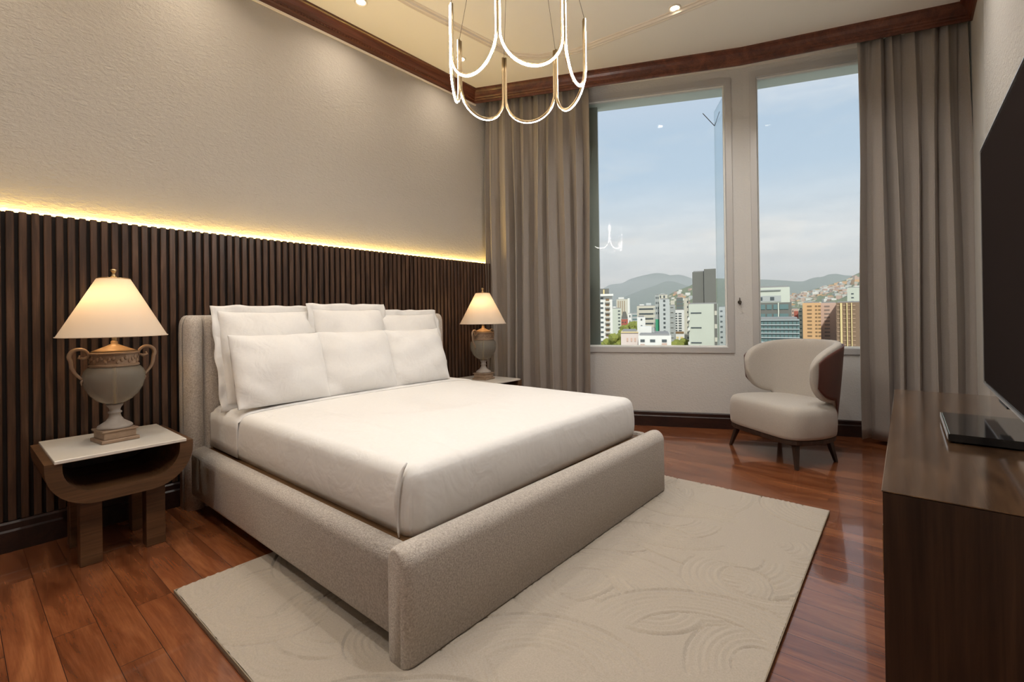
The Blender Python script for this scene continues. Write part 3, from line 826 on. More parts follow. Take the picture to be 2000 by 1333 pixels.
def table_lamp(cy, z0, label):
    t = thing('table_lamp', label, 'lamp', (-3.265, cy, z0), math.radians(8))
    bm = bmesh.new()
    box(bm, -.082, .082, -.082, .082, 0, .018, None, .004, 2); box(bm, -.070, .070, -.070, .070, .017, .058, None, .004, 2); box(bm, -.078, .078, -.078, .078, .056, .066, None, .003, 2)
    obj('plinth', bm, ANTIQ, t)
    bm = bmesh.new(); lathe(bm, [(.074, .066), (.076, .074), (.072, .082), (.060, .090), (.040, .104), (.027, .124), (.023, .140), (.030, .146), (.030, .152), (.022, .158), (.026, .172), (.034, .184), (.037, .190), (.030, .196)])
    obj('stem', bm, CERAM, t, smooth=True)
    bm = bmesh.new(); lathe(bm, [(.020, .192), (.042, .198), (.074, .216), (.101, .244), (.121, .282), (.131, .322), (.132, .350), (.125, .374), (.110, .391), (.090, .399)], 56)
    obj('glass_urn', bm, CRACK, t, smooth=True)
    bm = bmesh.new(); prof_ = [(.100, .394), (.107, .398), (.107, .405), (.099, .410), (.099, .458), (.108, .463), (.108, .470), (.094, .476)]
    lathe(bm, prof_, 56)
    rr = random.Random(5)
    for k in range(36):    # the relief of leaves around the collar
        a = 2*math.pi*k/36; c = Vector((.1005*math.cos(a), .1005*math.sin(a), .434+.010*math.sin(k*2.1)))
        bmesh.ops.create_icosphere(bm, subdivisions=1, radius=.0100, matrix=Matrix.Translation(c) @ Matrix.Rotation(a, 4, 'Z') @ Matrix.Diagonal((.5, .9, 1.3, 1)))
    obj('collar', bm, ANTIQ, t, smooth=False)
    bm = bmesh.new(); lathe(bm, [(.102, .474), (.074, .486), (.038, .502), (.015, .514), (.015, .526), (.009, .534)], 48)
    obj('lid', bm, ANTIQ2, t, smooth=True)
    for s in (-1, 1):
        bm = bmesh.new(); pts = []
        for k in range(24):
            f = k/23
            if f < .62:
                a = math.radians(200-235*(f/.62)); y, z = .146+.038*math.cos(a), .458+.036*math.sin(a)
            else:
                g = (f-.62)/.38; y, z = .177-.046*g+.014*math.sin(math.pi*g), .433-.098*g
            pts.append((0, s*y, z))
        tube(bm, pts, [.006+.004*math.sin(math.pi*k/23) for k in range(24)], 10)
        for k in range(3, 22, 2): bmesh.ops.create_icosphere(bm, subdivisions=1, radius=.0085, matrix=Matrix.Translation(pts[k]))
        tube(bm, [(0, s*.108, .452), (0, s*.128, .444), (0, s*.148, .450), (0, s*.142, .463)], [.007, .008, .006, .004], 8)
        tube(bm, [(0, s*.130, .338), (0, s*.138, .322), (0, s*.135, .308)], [.007, .006, .003], 8)
        obj('handle', bm, ANTIQ, t, smooth=True)
    bm = bmesh.new(); cyl(bm, (0, 0, .20), (0, 0, .476), .006, n=10); obj('inner_rod', bm, BRASS, t)
    bm = bmesh.new(); cyl(bm, (0, 0, .50), (0, 0, .875), .004, n=10); cyl(bm, (0, 0, .534), (0, 0, .575), .011, n=16); obj('harp', bm, BRASS, t)
    bm = bmesh.new(); lathe(bm, [(.004, .872), (.014, .874), (.010, .880), (.006, .892), (.013, .903), (.015, .911), (.005, .917)], 20); obj('finial', bm, BRASS, t, smooth=True)
    # shade
    bm = bmesh.new(); lathe(bm, [(.232, .555), (.070, .866)], 64, caps=False); sh = obj('lamp_shade', bm, SHADE, t, smooth=True)
    for r_, z_, m_ in ((.2325, .557, SHADE), (.0705, .865, BRASS)):
        bm = bmesh.new()
        tube(bm, [(r_*math.cos(2*math.pi*k/48), r_*math.sin(2*math.pi*k/48), z_) for k in range(49)], .0028, 6, caps=False)
        if z_ > .8:
            for k in range(3): cyl(bm, (0, 0, .864), (.07*math.cos(2.1*k), .07*math.sin(2.1*k), .864), .0018, n=6)
        obj('shade_ring', bm, m_, t)
    bm = bmesh.new(); bmesh.ops.create_uvsphere(bm, u_segments=16, v_segments=10, radius=.022, matrix=Matrix.Translation((.0, -.03, .77))); obj('bulb', bm, BULB, t, smooth=True)
    l = bpy.data.lights.new('lamp_bulb', 'POINT'); l.energy = 1.55; l.color = (1.0, .66, .34); l.shadow_soft_size = .025
    lo = bpy.data.objects.new('lamp_bulb', l); COL.objects.link(lo); lo.parent = t; lo.location = (.0, -.03, .735)
    return t
table_lamp(.575, .559, 'glass urn table lamp with wide cream shade on the near nightstand')
table_lamp(3.455, .559, 'glass urn table lamp with cream shade beyond the bed, in front of the curtain')

# ================================================================ CURTAINS
def curtain(name, label, p0, p1, z0, z1, folds, seed, amp=.072, flare=0.0, label_group=None):
    p0, p1 = Vector(p0), Vector(p1); d = p1-p0; Ln = d.length; ex = d.normalized(); nrm = Vector((ex.y, -ex.x))
    rnd = random.Random(seed); ph = [rnd.uniform(0, 6.28) for _ in range(6)]
    widths = [rnd.uniform(.6, 1.5) for _ in range(folds)]; tot = sum(widths); edges = [0]
    for w_ in widths: edges.append(edges[-1]+w_/tot)
    amps = [rnd.uniform(.6, 1.15) for _ in range(folds)]; lean = [rnd.uniform(-.25, .25) for _ in range(folds)]
    nu, nz = folds*26, 36; rows = []
    for i in range(nu+1):
        s = i/nu; k = 0
        while k < folds-1 and s > edges[k+1]: k += 1
        f = (s-edges[k])/(edges[k+1]-edges[k])
        line = []
        for j in range(nz+1):
            g = j/nz; z = z0+(z1-z0)*(1-g)          # g = 0 top, 1 hem
            ff = f
            wave = math.cos(2*math.pi*ff)           # out at the fold ends, in at the middle
            sharp = math.copysign(abs(wave)**.75, wave)
            top_pleat = .35+.65*min(1, g*3.0)
            a = amp*amps[k]*(top_pleat*(1 if k % 2 == 0 else .85))
            off = a*sharp + .010*math.sin(g*3+ph[0]+s*9)+ .012*math.sin(s*folds*6.283*1.7+ph[1])*(1-min(1, g*2.4))
            slide = (math.sin(4*math.pi*ff)*-.018 + lean[k]*.10*math.sin(math.pi*ff))*min(1, .3+g)
            slide += .010*math.sin(g*5+ph[2]+s*11)
            pos = s*Ln+slide
            pos = min(max(pos, -.01), Ln+.012)
            P2 = p0+ex*pos+nrm*off
            zz = z + (0 if j < nz else .006*math.sin(s*30))
            line.append((P2.x, P2.y, zz))
        rows.append(line)
    o = grid_mesh(name, rows, CURT, None, solid=.004)
    return tag(o, label, 'curtain', label_group)
def on_line(q0, slope, ratio):   # where the ray x = ratio*y meets y = q0 + slope*x
    y = q0/(1-slope*ratio); return (ratio*y, y)
pL0 = on_line(3.926+.443*3.62+.0, .443, -.925); pL1 = on_line(3.926+.443*3.62, .443, -.585)
pL0 = (WX+.035, 3.926+.443*(WX+.035+3.62))
curtain('curtain', 'long taupe curtain hanging left of the windows, behind the far lamp', pL0, pL1, .03, 3.62, 9, 3)
pR0 = on_line(5.0+.308*1.18, .308, -.060); pR1 = (RX-.02, 5.0+.308*(RX-.02+1.18))
curtain('curtain', 'long taupe curtain hanging at the right corner, behind the cabinet', pR0, pR1, .045, 3.62, 6, 8, .08)
for nm, a, b in (('a', pL0, pL1), ('b', pR0, pR1)):
    bm = bmesh.new(); A_, B_ = Vector(a), Vector(b); ex = (B_-A_).normalized(); m = frame_m(Vector((A_.x, A_.y, 0)), Vector((ex.x, ex.y, 0)))
    box(bm, 0, (B_-A_).length, -.012, .012, 3.622, 3.689, m)
    tag(obj('curtain_track', bm, TRIMW), 'white curtain track hidden behind the wooden pelmet, ' + ('left of the windows' if nm == 'a' else 'in the right corner'), 'curtain track')

# little dark hook on the pier between the windows
hp = MA @ Vector((2.60, -.0005, 1.30))
hk = thing('wall_hook', 'small dark bronze hook on the pale pier between the two windows', 'hook', hp, math.atan2(a_dir.y, a_dir.x))
bm = bmesh.new(); lathe(bm, [(.018, 0), (.018, .008), (.012, .014)], 16); bmesh.ops.rotate(bm, verts=bm.verts, cent=(0, 0, 0), matrix=Matrix.Rotation(math.pi/2, 3, 'X')); obj('rosette', bm, BRZ, hk)
bm = bmesh.new(); tube(bm, [(0, -.012, .045), (0, -.016, .01), (0, -.030, -.022), (0, -.045, -.020), (0, -.048, -.004)], [.004, .007, .007, .006, .005], 8); obj('arm', bm, BRZ, hk, smooth=True)

# ================================================================ ARMCHAIR
chr_ = thing('armchair', 'rounded lounge chair with cream fabric seat, wrapped back and brown leather outside', 'chair', (-.80, 4.50, 0), math.atan2(.6, -.8))
# seat cushion: outline in plan, rounded all round
def seat_outline(g=0.0, n=72):
    pts = []
    for k in range(n):
        t = 2*math.pi*k/n; c, s = math.cos(t), math.sin(t)
        e = 5.0 if s > 0 else 3.0
        r = (abs(c)**e+abs(s)**e)**(-1/e); x = .39*r*c; y = (.28 if s > 0 else .32)*r*s
        x *= 1-.16*max(0, -s*r)
        pts.append((x*(1+g/.38), y*(1+g/.38)))
    return pts
seatp = [(-.014, .215), (-.002, .222), (.002, .245), (.006, .31), (.004, .395), (-.004, .430), (-.018, .452), (-.045, .466), (-.09, .473), (-.16, .479), (-.24, .483), (-.32, .485)]
rows = [[(x, y, z) for x, y in seat_outline(g)] for g, z in seatp]
nv = 72; verts = [p for r in rows for p in r]; faces = [(i*nv+j, i*nv+(j+1) % nv, (i+1)*nv+(j+1) % nv, (i+1)*nv+j) for i in range(len(rows)-1) for j in range(nv)]
faces += [tuple(range(nv)), tuple((len(rows)-1)*nv+j for j in range(nv))]
pydata('seat', verts, faces, CHAIRF, chr_)
rows = [[(x, y, z) for x, y in seat_outline(g)] for g, z in ((-.03, .178), (-.012, .178), (-.006, .184), (-.006, .214), (-.03, .214))]
verts = [p for r in rows for p in r]; faces = [(i*nv+j, i*nv+(j+1) % nv, (i+1)*nv+(j+1) % nv, (i+1)*nv+j) for i in range(len(rows)-1) for j in range(nv)]
faces += [tuple(range(nv)), tuple((len(rows)-1)*nv+j for j in range(nv))]
pydata('seat_frame', verts, faces, LEGW, chr_, smooth=False)
for sx, sy, fx, fy in ((1, 1, .365, .226), (-1, 1, .365, .226), (1, -1, .285, -.225), (-1, -1, .285, -.225)):
    bm = bmesh.new(); n = 4; tx, ty = (.315, .185) if sy > 0 else (.25, -.19)
    def ringq(cx, cy, h, z): return [bm.verts.new((cx+a*h, cy+b*h, z)) for a, b in ((-1, -1), (1, -1), (1, 1), (-1, 1))]
    A_, B_ = ringq(sx*fx, fy, .012, 0), ringq(sx*tx, ty, .022, .185)
    for k in range(4): bm.faces.new((A_[k], A_[(k+1) % 4], B_[(k+1) % 4], B_[k]))
    bm.faces.new(A_[::-1]); bm.faces.new(B_)
    bmesh.ops.bevel(bm, geom=list(bm.edges), offset=.003, segments=2, affect='EDGES')
    obj('leg', bm, LEGW, chr_)
# wrapped back: phi runs round the back, lobes curl forward at both ends
PHI = math.radians(103)
def back_z(p):      # p in -1..1 -> (low, high)
    a = abs(p); hi0, lo0 = .955, .20
    hi = .72+(hi0-.72)*(max(0, 1-a**3.4))**.5
    a2 = max(0, (a-.50)/.50)
    st = min(1, max(0, (a-.46)/.18)); lo = .245+.235*st*st*(3-2*st)
    if a > .62: lo += .24*(1-math.sqrt(max(0, 1-((a-.62)/.38)**2.2)))
    return lo, max(hi, lo+.001)
def back_pt(p, z, off):
    phi = p*PHI; g = (z-.25)/.7
    a_, b_ = .320+.055*g+off, .325+.075*g+off
    fwd = .0
    x = a_*math.sin(phi); y = -.0-b_*math.cos(phi)
    # towards the ends of the lobes the wrap opens straight forward
    if abs(phi) > math.pi/2:
        e = abs(phi)-math.pi/2; x = math.copysign(a_-(.10*e*e), phi); y = b_*math.sin(e)*.95
    return Vector((x, y-.005, z))
nU, nV = 96, 26
def back_surface(th_in, th_out):
    """closed cushion: inner face, rounded rim, outer face"""
    verts, faces = [], []; ring = []
    for i in range(nU+1):
        p = -1+2*i/nU; p = math.sin(p*math.pi/2)
        lo, hi = back_z(p); h = hi-lo; lst = []
        mid_off = (th_in+th_out)/2; ht = (th_out-th_in)/2
        endk = math.sqrt(max(0.02, 1-abs(p)**14))
        for j in range(2*nV):
            t = 2*math.pi*j/(2*nV); c, s = math.cos(t), math.sin(t)
            ez = math.copysign(abs(s)**.28, s); eo = math.copysign(abs(c)**.5, c)
            r_ = min(1.0, h/.12)
            z = (lo+hi)/2+h/2*ez; off = mid_off+ht*eo*endk*r_
            lst.append(len(verts)); verts.append(back_pt(p, z, off))
        ring.append(lst)
    for A_, B_ in zip(ring, ring[1:]):
        m = len(A_)
        for k in range(m): faces.append((A_[k], A_[(k+1) % m], B_[(k+1) % m], B_[k]))
    faces.append(tuple(ring[0])); faces.append(tuple(ring[-1]))
    return verts, faces
v_, f_ = back_surface(-.045, .035)
pydata('backrest', v_, f_, CHAIRF, chr_)
rows = []
for i in range(nU+1):
    p = -1+2*i/nU; p = math.sin(p*math.pi/2)*.94; lo, hi = back_z(p)
    lo2 = .186 if abs(p) < .5 else lo+.022; hi2 = hi-.022
    if hi2 < lo2: hi2 = lo2 = (lo+hi)/2
    rows.append([back_pt(p, lo2+(hi2-lo2)*j/14, .038+.004*math.sin(math.pi*j/14)) for j in range(15)])
grid_mesh('leather_shell', rows, LEATH, chr_, solid=.008)

# ================================================================ MEDIA CABINET, TELEVISION
cx0, cx1, cy0, cy1, ch_ = -.052, RX-.045, 1.492, 3.445, .75
cb = thing('media_cabinet', 'low glossy walnut media cabinet standing along the right wall under the television', 'cabinet', (cx0, cy0, 0))
W_, D_ = cx1-cx0, cy1-cy0
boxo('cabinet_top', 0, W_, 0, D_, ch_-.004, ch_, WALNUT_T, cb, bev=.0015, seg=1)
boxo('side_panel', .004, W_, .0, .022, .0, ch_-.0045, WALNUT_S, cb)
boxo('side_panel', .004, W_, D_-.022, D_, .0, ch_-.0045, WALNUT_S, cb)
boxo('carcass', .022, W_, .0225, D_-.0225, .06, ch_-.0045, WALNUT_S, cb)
for k in range(4):
    y0 = .024+(D_-.048)*k/4; d = boxo('door', .002, .0215, y0+.002, y0+(D_-.048)/4-.002, .07, ch_-.008, WALNUT_S, cb)
    yh = y0+((D_-.048)/4-.04 if k % 2 == 0 else .04)
    boxo('handle', -.014, .0015, yh-.005, yh+.005, .34, .50, BRASS, d)
boxo('kick_board', .05, .07, .03, D_-.03, 0, .06, BLACKM, cb)
tv = thing('television', 'large black flat television with thin silver edge on the right wall', 'television', (.27, 1.10, .865))
TH, TWd = 1.045, 1.895
boxo('television_body', .004, .038, 0, TWd, 0, TH, BLACKM, tv, bev=.003)
boxo('screen', -.001, .004, .010, TWd-.010, .012, TH-.010, SCREEN, tv)
bm = bmesh.new(); box(bm, -.003, .0305, TWd, TWd+.005, -.004, TH+.005); box(bm, -.003, .0305, -.005, TWd, TH, TH+.005); box(bm, -.003, .0305, -.005, TWd, -.006, 0)
obj('silver_edge', bm, SILVER, tv)
boxo('wall_bracket', .038, RX-.022-.27-.0005, .6, 1.3, .3, .8, BLACKM, tv)
boxo('sensor_tab', .0, .03, TWd-.60, TWd-.42, -.022, -.0065, BLACKM, tv, bev=.003)
mb = thing('media_box', 'flat glossy black slab-like box with a silver edge lying on the walnut cabinet', 'media box', (.106, 2.157, ch_))
bm = bmesh.new(); prism(bm, [(-.0, .006), (.0, .027), (.004, .031), (.285, .031), (.285, .006)], 0, .44, 'xzy'); obj('case', bm, BLACKG, mb)
bm = bmesh.new(); box(bm, -.0025, -.0003, .0, .44, .012, .030); obj('edge_strip', bm, SILVER, mb)
for x, y in ((.03, .03), (.25, .03), (.03, .41), (.25, .41)):
    bm = bmesh.new(); cyl(bm, (x, y, 0), (x, y, .0065), .012, n=14); obj('foot', bm, BLACKM, mb)

# ================================================================ THE CITY OUTSIDE
GZ = -45.0
def m_flat(name, c, rough=.85, spec=.3): 
    m = m_varied(name, tuple(k*.92 for k in c), tuple(min(1, k*1.05) for k in c), rough, .25, spec=spec); return m
C_WHITE, C_CREAM, C_GREY = m_flat('facade_white', (.66, .66, .63)), m_flat('facade_cream', (.52, .50, .42)), m_flat('facade_grey', (.36, .38, .37))
C_DGREY, C_LGREY, C_PALE = m_flat('facade_dark_slate', (.15, .15, .135)), m_flat('facade_light_grey', (.47, .50, .50)), m_flat('facade_pale_green', (.50, .53, .46))
C_ORANGE, C_PINK, C_BRICK = m_flat('facade_orange_brick', (.60, .37, .19)), m_flat('facade_pink_brick', (.52, .37, .30)), m_flat('facade_red_brick', (.36, .11, .08))
C_TEAL, C_YEL, C_GRN = m_flat('facade_teal_glass', (.12, .19, .19), .3), m_flat('facade_yellow', (.68, .55, .28)), m_flat('green_netting', (.06, .30, .17))
C_WIN, _ = base('city_window_glass', (.07, .085, .09), .25)
C_WINB, _ = base('city_window_bronze', (.22, .14, .07), .35)
C_ROOF = m_flat('roof_grey', (.25, .25, .25))
C_TREE = m_varied('tree_foliage', (.10, .14, .03), (.30, .30, .06), .9, .9, bscale=2, bstr=.8, bdist=.3)
C_HILL = m_varied('green_hillside', (.10, .14, .07), (.21, .22, .12), 1, .012, detail=8)
C_MTN = m_varied('mountain_slopes', (.07, .12, .10), (.15, .18, .12), 1, .0016, detail=9)
C_GROUND = m_varied('city_ground', (.16, .18, .13), (.32, .31, .28), 1, .03, detail=8)

def building(label, x0, x1, yt, D, mat, depth=14, group=None, name='building', turn=0.0):
    eye = Vector((0, 0, 0)); cd = ray((x0+x1)/2, 600); cd.z = 0; rg = cd.length*D; cd.normalize()
    def corner(u):
        q = ray(u, 600); q.z = 0; q.normalize(); return q*(rg/q.dot(cd))
    A, B = corner(x0), corner(x1)
    top = at((x0+x1)/2, yt, D).z
    d = B-A; rz = math.atan2(d.y, d.x)+turn; wd = d.length/math.cos(turn) if turn else d.length
    t = thing(name, label, 'building', (A.x, A.y, GZ), rz, group)
    t['w'] = 0; del t['w']
    boxo('walls', 0, wd, 0, depth, 0, top-GZ, mat, t)
    boxo('roof', .3, wd-.3, .3, depth-.3, top-GZ+.001, top-GZ+.35, C_ROOF, t)
    return dict(t=t, w=wd, h=top-GZ, D=D, x0=x0, x1=x1, s=wd/(x1-x0), depth=depth)
def zpix(b, v): return at((b['x0']+b['x1'])/2, v, b['D']).z-GZ
def windows(b, cols, v0, v1, n, hpx, mat=None, name='window', out=.12):
    """cols: (first pixel, last pixel) of each column; rows spread between rows v0 and v1"""
    mat = mat or C_WIN; proto = {}
    for (c0, c1) in cols:
        wd = (c1-c0)*b['s']; hh = hpx*b['s']
        me = None
        for k in range(n):
            v = v0+(v1-v0)*k/max(1, n-1); z = zpix(b, v); x = (c0-b['x0'])*b['s']
            if me is None:
                o = boxo(name, 0, wd, -out, -.01, -hh/2, hh/2, mat, b['t'], loc=(x, 0, z)); me = o
            else:
                c = me.copy(); COL.objects.link(c); c.parent = b['t']; c.location = (x, 0, z)
def addbox(b, name, c0, c1, va, vb, mat, y0=-.2, y1=-.01):
    x0, x1 = (c0-b['x0'])*b['s'], (c1-b['x0'])*b['s']; z0, z1 = sorted((zpix(b, va), zpix(b, vb)))
    return boxo(name, x0, x1, y0, y1, z0, z1, mat, b['t'])

# --- through the left window
b = building('narrow white tower with balconies and brown windows at the left window edge', 1160, 1196, 577, 120, C_WHITE)
windows(b, [(1173, 1178.5)], 583, 715, 15, 3.4); windows(b, [(1183, 1190)], 586, 715, 14, 4.2, C_WINB)
for k in range(14): addbox(b, 'balcony', 1181.5, 1191.5, 589.5+k*9.9, 591.5+k*9.9, C_CREAM, -1.0, -.13)
addbox(b, 'cornice', 1171, 1198, 575, 579, C_WHITE, -1.2, -.01)
addbox(b, 'penthouse', 1172, 1190, 564, 575.5, C_DGREY, .5, 8)
addbox(b, 'chimney', 1178.5, 1181, 566, 576, C_YEL, .2, .5)
b = building('plain pale block with a single dark window column beside the white tower', 1195, 1213, 603, 200, C_PALE)
windows(b, [(1207, 1211)], 608, 700, 15, 2.4); addbox(b, 'roof_tank', 1197, 1203, 599, 603, C_WHITE, 1, 5)
b = building('distant beige tower with round top and vertical brown stripes', 1204, 1226, 585, 560, C_CREAM, 20)
for c in (1207, 1211, 1215, 1219): addbox(b, 'facade_stripe', c, c+1.2, 588, 640, C_WINB, -.4, -.01)
addbox(b, 'roof_house', 1208, 1219, 581, 585.2, C_WHITE, 2, 12); addbox(b, 'white_pier', 1226, 1230, 583, 620, C_WHITE, -.4, 8)
b = building('small red brick block under a dark pointed roof', 1213, 1226, 624, 245, C_BRICK)
windows(b, [(1215, 1217), (1220, 1222)], 630, 660, 4, 2.5)
bm = bmesh.new(); s_ = b['s']; z0_ = zpix(b, 623.8)+.36; z1_ = zpix(b, 609); wd_ = b['w']
prism(bm, [(0, z0_), (wd_, z0_), (wd_*.72, z1_), (wd_*.28, z1_)], .4, 13, 'xzy'); obj('dark_roof', bm, C_DGREY, b['t'])
b = building('slim white block with tall dark slots behind the trees', 1226, 1237, 613, 330, C_WHITE); windows(b, [(1229, 1231), (1233, 1235)], 618, 650, 4, 5)
b = building('green glazed block behind the low white houses', 1233, 1246, 612, 300, C_GREY); windows(b, [(1235, 1244)], 617, 660, 7, 2.5, C_TEAL)
b = building('beige office block with long horizontal window bands', 1244, 1282, 598, 260, C_CREAM, 20)
windows(b, [(1248, 1276)], 604, 680, 9, 3.2); windows(b, [(1277, 1281)], 603, 680, 9, 3.6, C_GREY)
addbox(b, 'roof_plant', 1262, 1272, 592, 597.8, C_LGREY, 2, 9); addbox(b, 'roof_plant', 1249, 1258, 594.5, 597.8, C_WHITE, 2, 9)
b = building('tall light grey slab with one column of dark windows at its centre', 1288, 1308, 585, 182, C_LGREY)
windows(b, [(1295.5, 1299.5)], 588, 700, 14, 4.4)
b = building('dark grey stair tower wrapped in green netting beside the light slab', 1279.5, 1287.5, 577, 188, C_GREY)
addbox(b, 'netting', 1280, 1287, 624, 690, C_GRN); windows(b, [(1281, 1283), (1284.5, 1286.5)], 582, 612, 4, 4)
b = building('set back grey tower with jagged roofline behind the light slab', 1287, 1304, 576, 230, C_CREAM); windows(b, [(1289, 1291.5), (1296, 1299)], 580, 592, 2, 5); addbox(b, 'roof_house', 1290, 1299, 573, 576.2, C_GREY, 1, 9)
b = building('grey block with stepped roof just right of the light slab', 1307, 1319, 597, 200, C_GREY); addbox(b, 'roof_house', 1310, 1318, 587, 597.2, C_CREAM, 2, 9); windows(b, [(1309.5, 1315)], 601, 690, 10, 1.5, C_DGREY)
b = building('dark flat roofed office tower between mountain foot and white grid block', 1321, 1334, 582, 340, C_DGREY, 20); windows(b, [(1323, 1325), (1327, 1329), (1331, 1333)], 586, 640, 8, 3, C_TEAL)
b = building('white apartment block with two columns of dark windows', 1318, 1337, 606, 215, C_WHITE)
windows(b, [(1319, 1322.5), (1325, 1331)], 613, 646, 8, 2.6); windows(b, [(1320, 1325), (1328, 1334)], 650, 700, 6, 4, C_YEL)
addbox(b, 'brown_band', 1319, 1335, 648, 652, C_WINB)
b = building('narrow beige party wall beside the big cream block', 1336, 1345, 583, 170, C_CREAM); windows(b, [(1342, 1344)], 590, 700, 12, 4)
b = building('big cream block with three rows of slit windows', 1345, 1402, 594, 140, C_PALE, 16)
for v in (611.5, 640.5, 670, 700): addbox(b, 'slit_window', 1349, 1370, v-1.1, v+1.1, C_WIN, -.15, -.01)
addbox(b, 'dark_corner_bay', 1395, 1400.5, 594, 720, C_DGREY, -.2, -.01); windows(b, [(1395.5, 1400)], 612, 715, 5, 9, C_CREAM, out=.3)
for v in (620, 640, 668): addbox(b, 'balcony', 1343.2, 1347, v, v+6, C_WHITE, -.8, -.02)
b = building('tall dark slate tower rising above the cream block', 1353, 1399, 531, 160, C_DGREY, 18, turn=.0)
addbox(b, 'dark_wing', 1376, 1399, 526.5, 720, C_DGREY, -1.0, -.02)
# low white foreground house
b = building('low white house with flat roof and three dark windows in front', 1246, 1310, 656, 88, C_WHITE, 14)
windows(b, [(1250, 1258.5), (1269, 1279), (1292, 1301.5)], 666, 700, 2, 5.4)
addbox(b, 'awning', 1250, 1258.5, 672.5, 676, C_PINK, -.8, -.13); addbox(b, 'awning', 1292, 1301.5, 670.5, 676, C_PINK, -.8, -.13)
addbox(b, 'roof_house', 1248, 1272, 640, 655.8, C_WHITE, 5, 11); addbox(b, 'roof_unit', 1272.5, 1278, 643, 652, C_GREY, 5, 8)
b = building('white two storey house with small round window behind the low roof', 1244, 1260, 620, 110, C_WHITE, 10); windows(b, [(1251, 1254)], 624.5, 637, 2, 3)
b = building('pinkish low block with faint arches, left of the white house', 1212, 1246, 650, 92, m_flat('facade_rose', (.58, .50, .46)), 12)
windows(b, [(1223, 1226), (1231, 1234), (1238, 1241)], 664, 700, 2, 7, C_PINK); addbox(b, 'parapet', 1212, 1246, 648.5, 650.2, C_YEL, -.3, .3)
# --- through the right window
b = building('pale building with recessed top terrace at the left of the right window', 1472, 1543, 562, 105, C_PALE, 16)
addbox(b, 'terrace_recess', 1476, 1526, 578, 590, C_GREY, -.1, -.01); windows(b, [(1484, 1490), (1505, 1513)], 584, 584, 1, 8); addbox(b, 'roof_edge', 1472, 1526, 566, 568, C_GREY, -.4, -.01)
addbox(b, 'glazed_front', 1472, 1546, 591.5, 720, C_DGREY, -.25, -.01)
windows(b, [(1486, 1495), (1498, 1508), (1511, 1519), (1523, 1540)], 600, 618, 2, 11, C_TEAL, out=.4); addbox(b, 'light_pier', 1519.5, 1522, 592, 640, C_PALE, -.5, -.26)
b = building('green glass office building with thin white floor bands', 1470, 1561, 624.5, 82, C_TEAL, 14)
for k, v in enumerate((625, 634, 642.5, 650.5, 659, 668, 677, 687)): addbox(b, 'floor_band', 1470, 1561, v, v+1.3, C_LGREY, -.35, -.01)
for k in range(11): addbox(b, 'mullion', 1476+k*8, 1476.5+k*8, 625, 720, C_DGREY, -.2, -.01)
b = building('orange brick apartment block with several columns of balconies', 1567.5, 1603, 592, 150, C_ORANGE, 16)
windows(b, [(1576.5, 1585.5), (1592, 1596), (1598, 1603)], 598.5, 700, 15, 3.2, C_WINB)
b = building('pinkish apartment block joined to the orange one', 1603, 1634, 592, 152, C_PINK, 16)
windows(b, [(1610, 1620.5)], 598.5, 700, 15, 3.0, m_flat('facade_brown_glass', (.24, .19, .17)))
b = building('brown and yellow striped apartment tower by the curtain', 1633, 1688, 591, 138, m_flat('facade_brown', (.22, .15, .10)), 16)
for c in (1641, 1653.5, 1662.5): addbox(b, 'yellow_pier', c, c+4 if c < 1650 else c+2, 592, 720, C_YEL, -.5, -.01)
windows(b, [(1634.5, 1640), (1646.5, 1652), (1656, 1661), (1665.5, 1671)], 597, 700, 13, 2.6, m_flat('balcony_brown', (.36, .25, .17)))
b = building('whitish slim tower behind the striped block', 1655, 1690, 562, 300, C_PALE, 18); windows(b, [(1663, 1668)], 574, 620, 7, 3)
b = building('little red and salmon house between the glass and orange blocks', 1546, 1560, 604, 170, C_PINK, 10); addbox(b, 'red_wall', 1551, 1559, 608, 626, C_BRICK); windows(b, [(1547.5, 1549.5)], 608, 630, 4, 3)
b = building('slim pale green block squeezed beside the orange building', 1559, 1568, 604, 158, C_PALE, 10); windows(b, [(1560, 1565.5)], 609, 700, 12, 2.5, C_TEAL)

# more of the same town, partly hidden by the pier and the curtains
for lab_, x0_, x1_, yt_, D_, m_, cw in (
        ('white block of flats behind the pier between the windows, nearest the cream block', 1404, 1424, 600, 190, C_WHITE, C_WIN),
        ('beige block of flats behind the middle of the pier between the windows', 1426, 1446, 588, 230, C_CREAM, C_WINB),
        ('light grey block of flats behind the pier, beside the green glass offices', 1448, 1468, 608, 170, C_LGREY, C_WIN),
        ('orange block of flats hidden behind the right curtain, next to the striped tower', 1692, 1730, 598, 150, C_ORANGE, C_WINB),
        ('white tower hidden behind the right curtain', 1735, 1765, 570, 220, C_WHITE, C_WIN),
        ('pink block of flats hidden behind the middle of the right curtain', 1770, 1815, 604, 160, C_PINK, C_WINB),
        ('cream block of flats hidden behind the far edge of the right curtain', 1822, 1870, 590, 190, C_CREAM, C_WIN),
        ('grey office block hidden behind the left curtain, close to the window', 1118, 1150, 592, 210, C_GREY, C_TEAL),
        ('cream block of flats hidden behind the middle of the left curtain', 1078, 1112, 606, 160, C_CREAM, C_WIN)):
    b = building(lab_, x0_, x1_, yt_, D_, m_, 14)
    n_ = max(2, int((x1_-x0_)/9))
    windows(b, [(x0_+(x1_-x0_)*(k+.25)/n_, x0_+(x1_-x0_)*(k+.7)/n_) for k in range(n_)], yt_+8, yt_+100, 10, 3.4, cw)

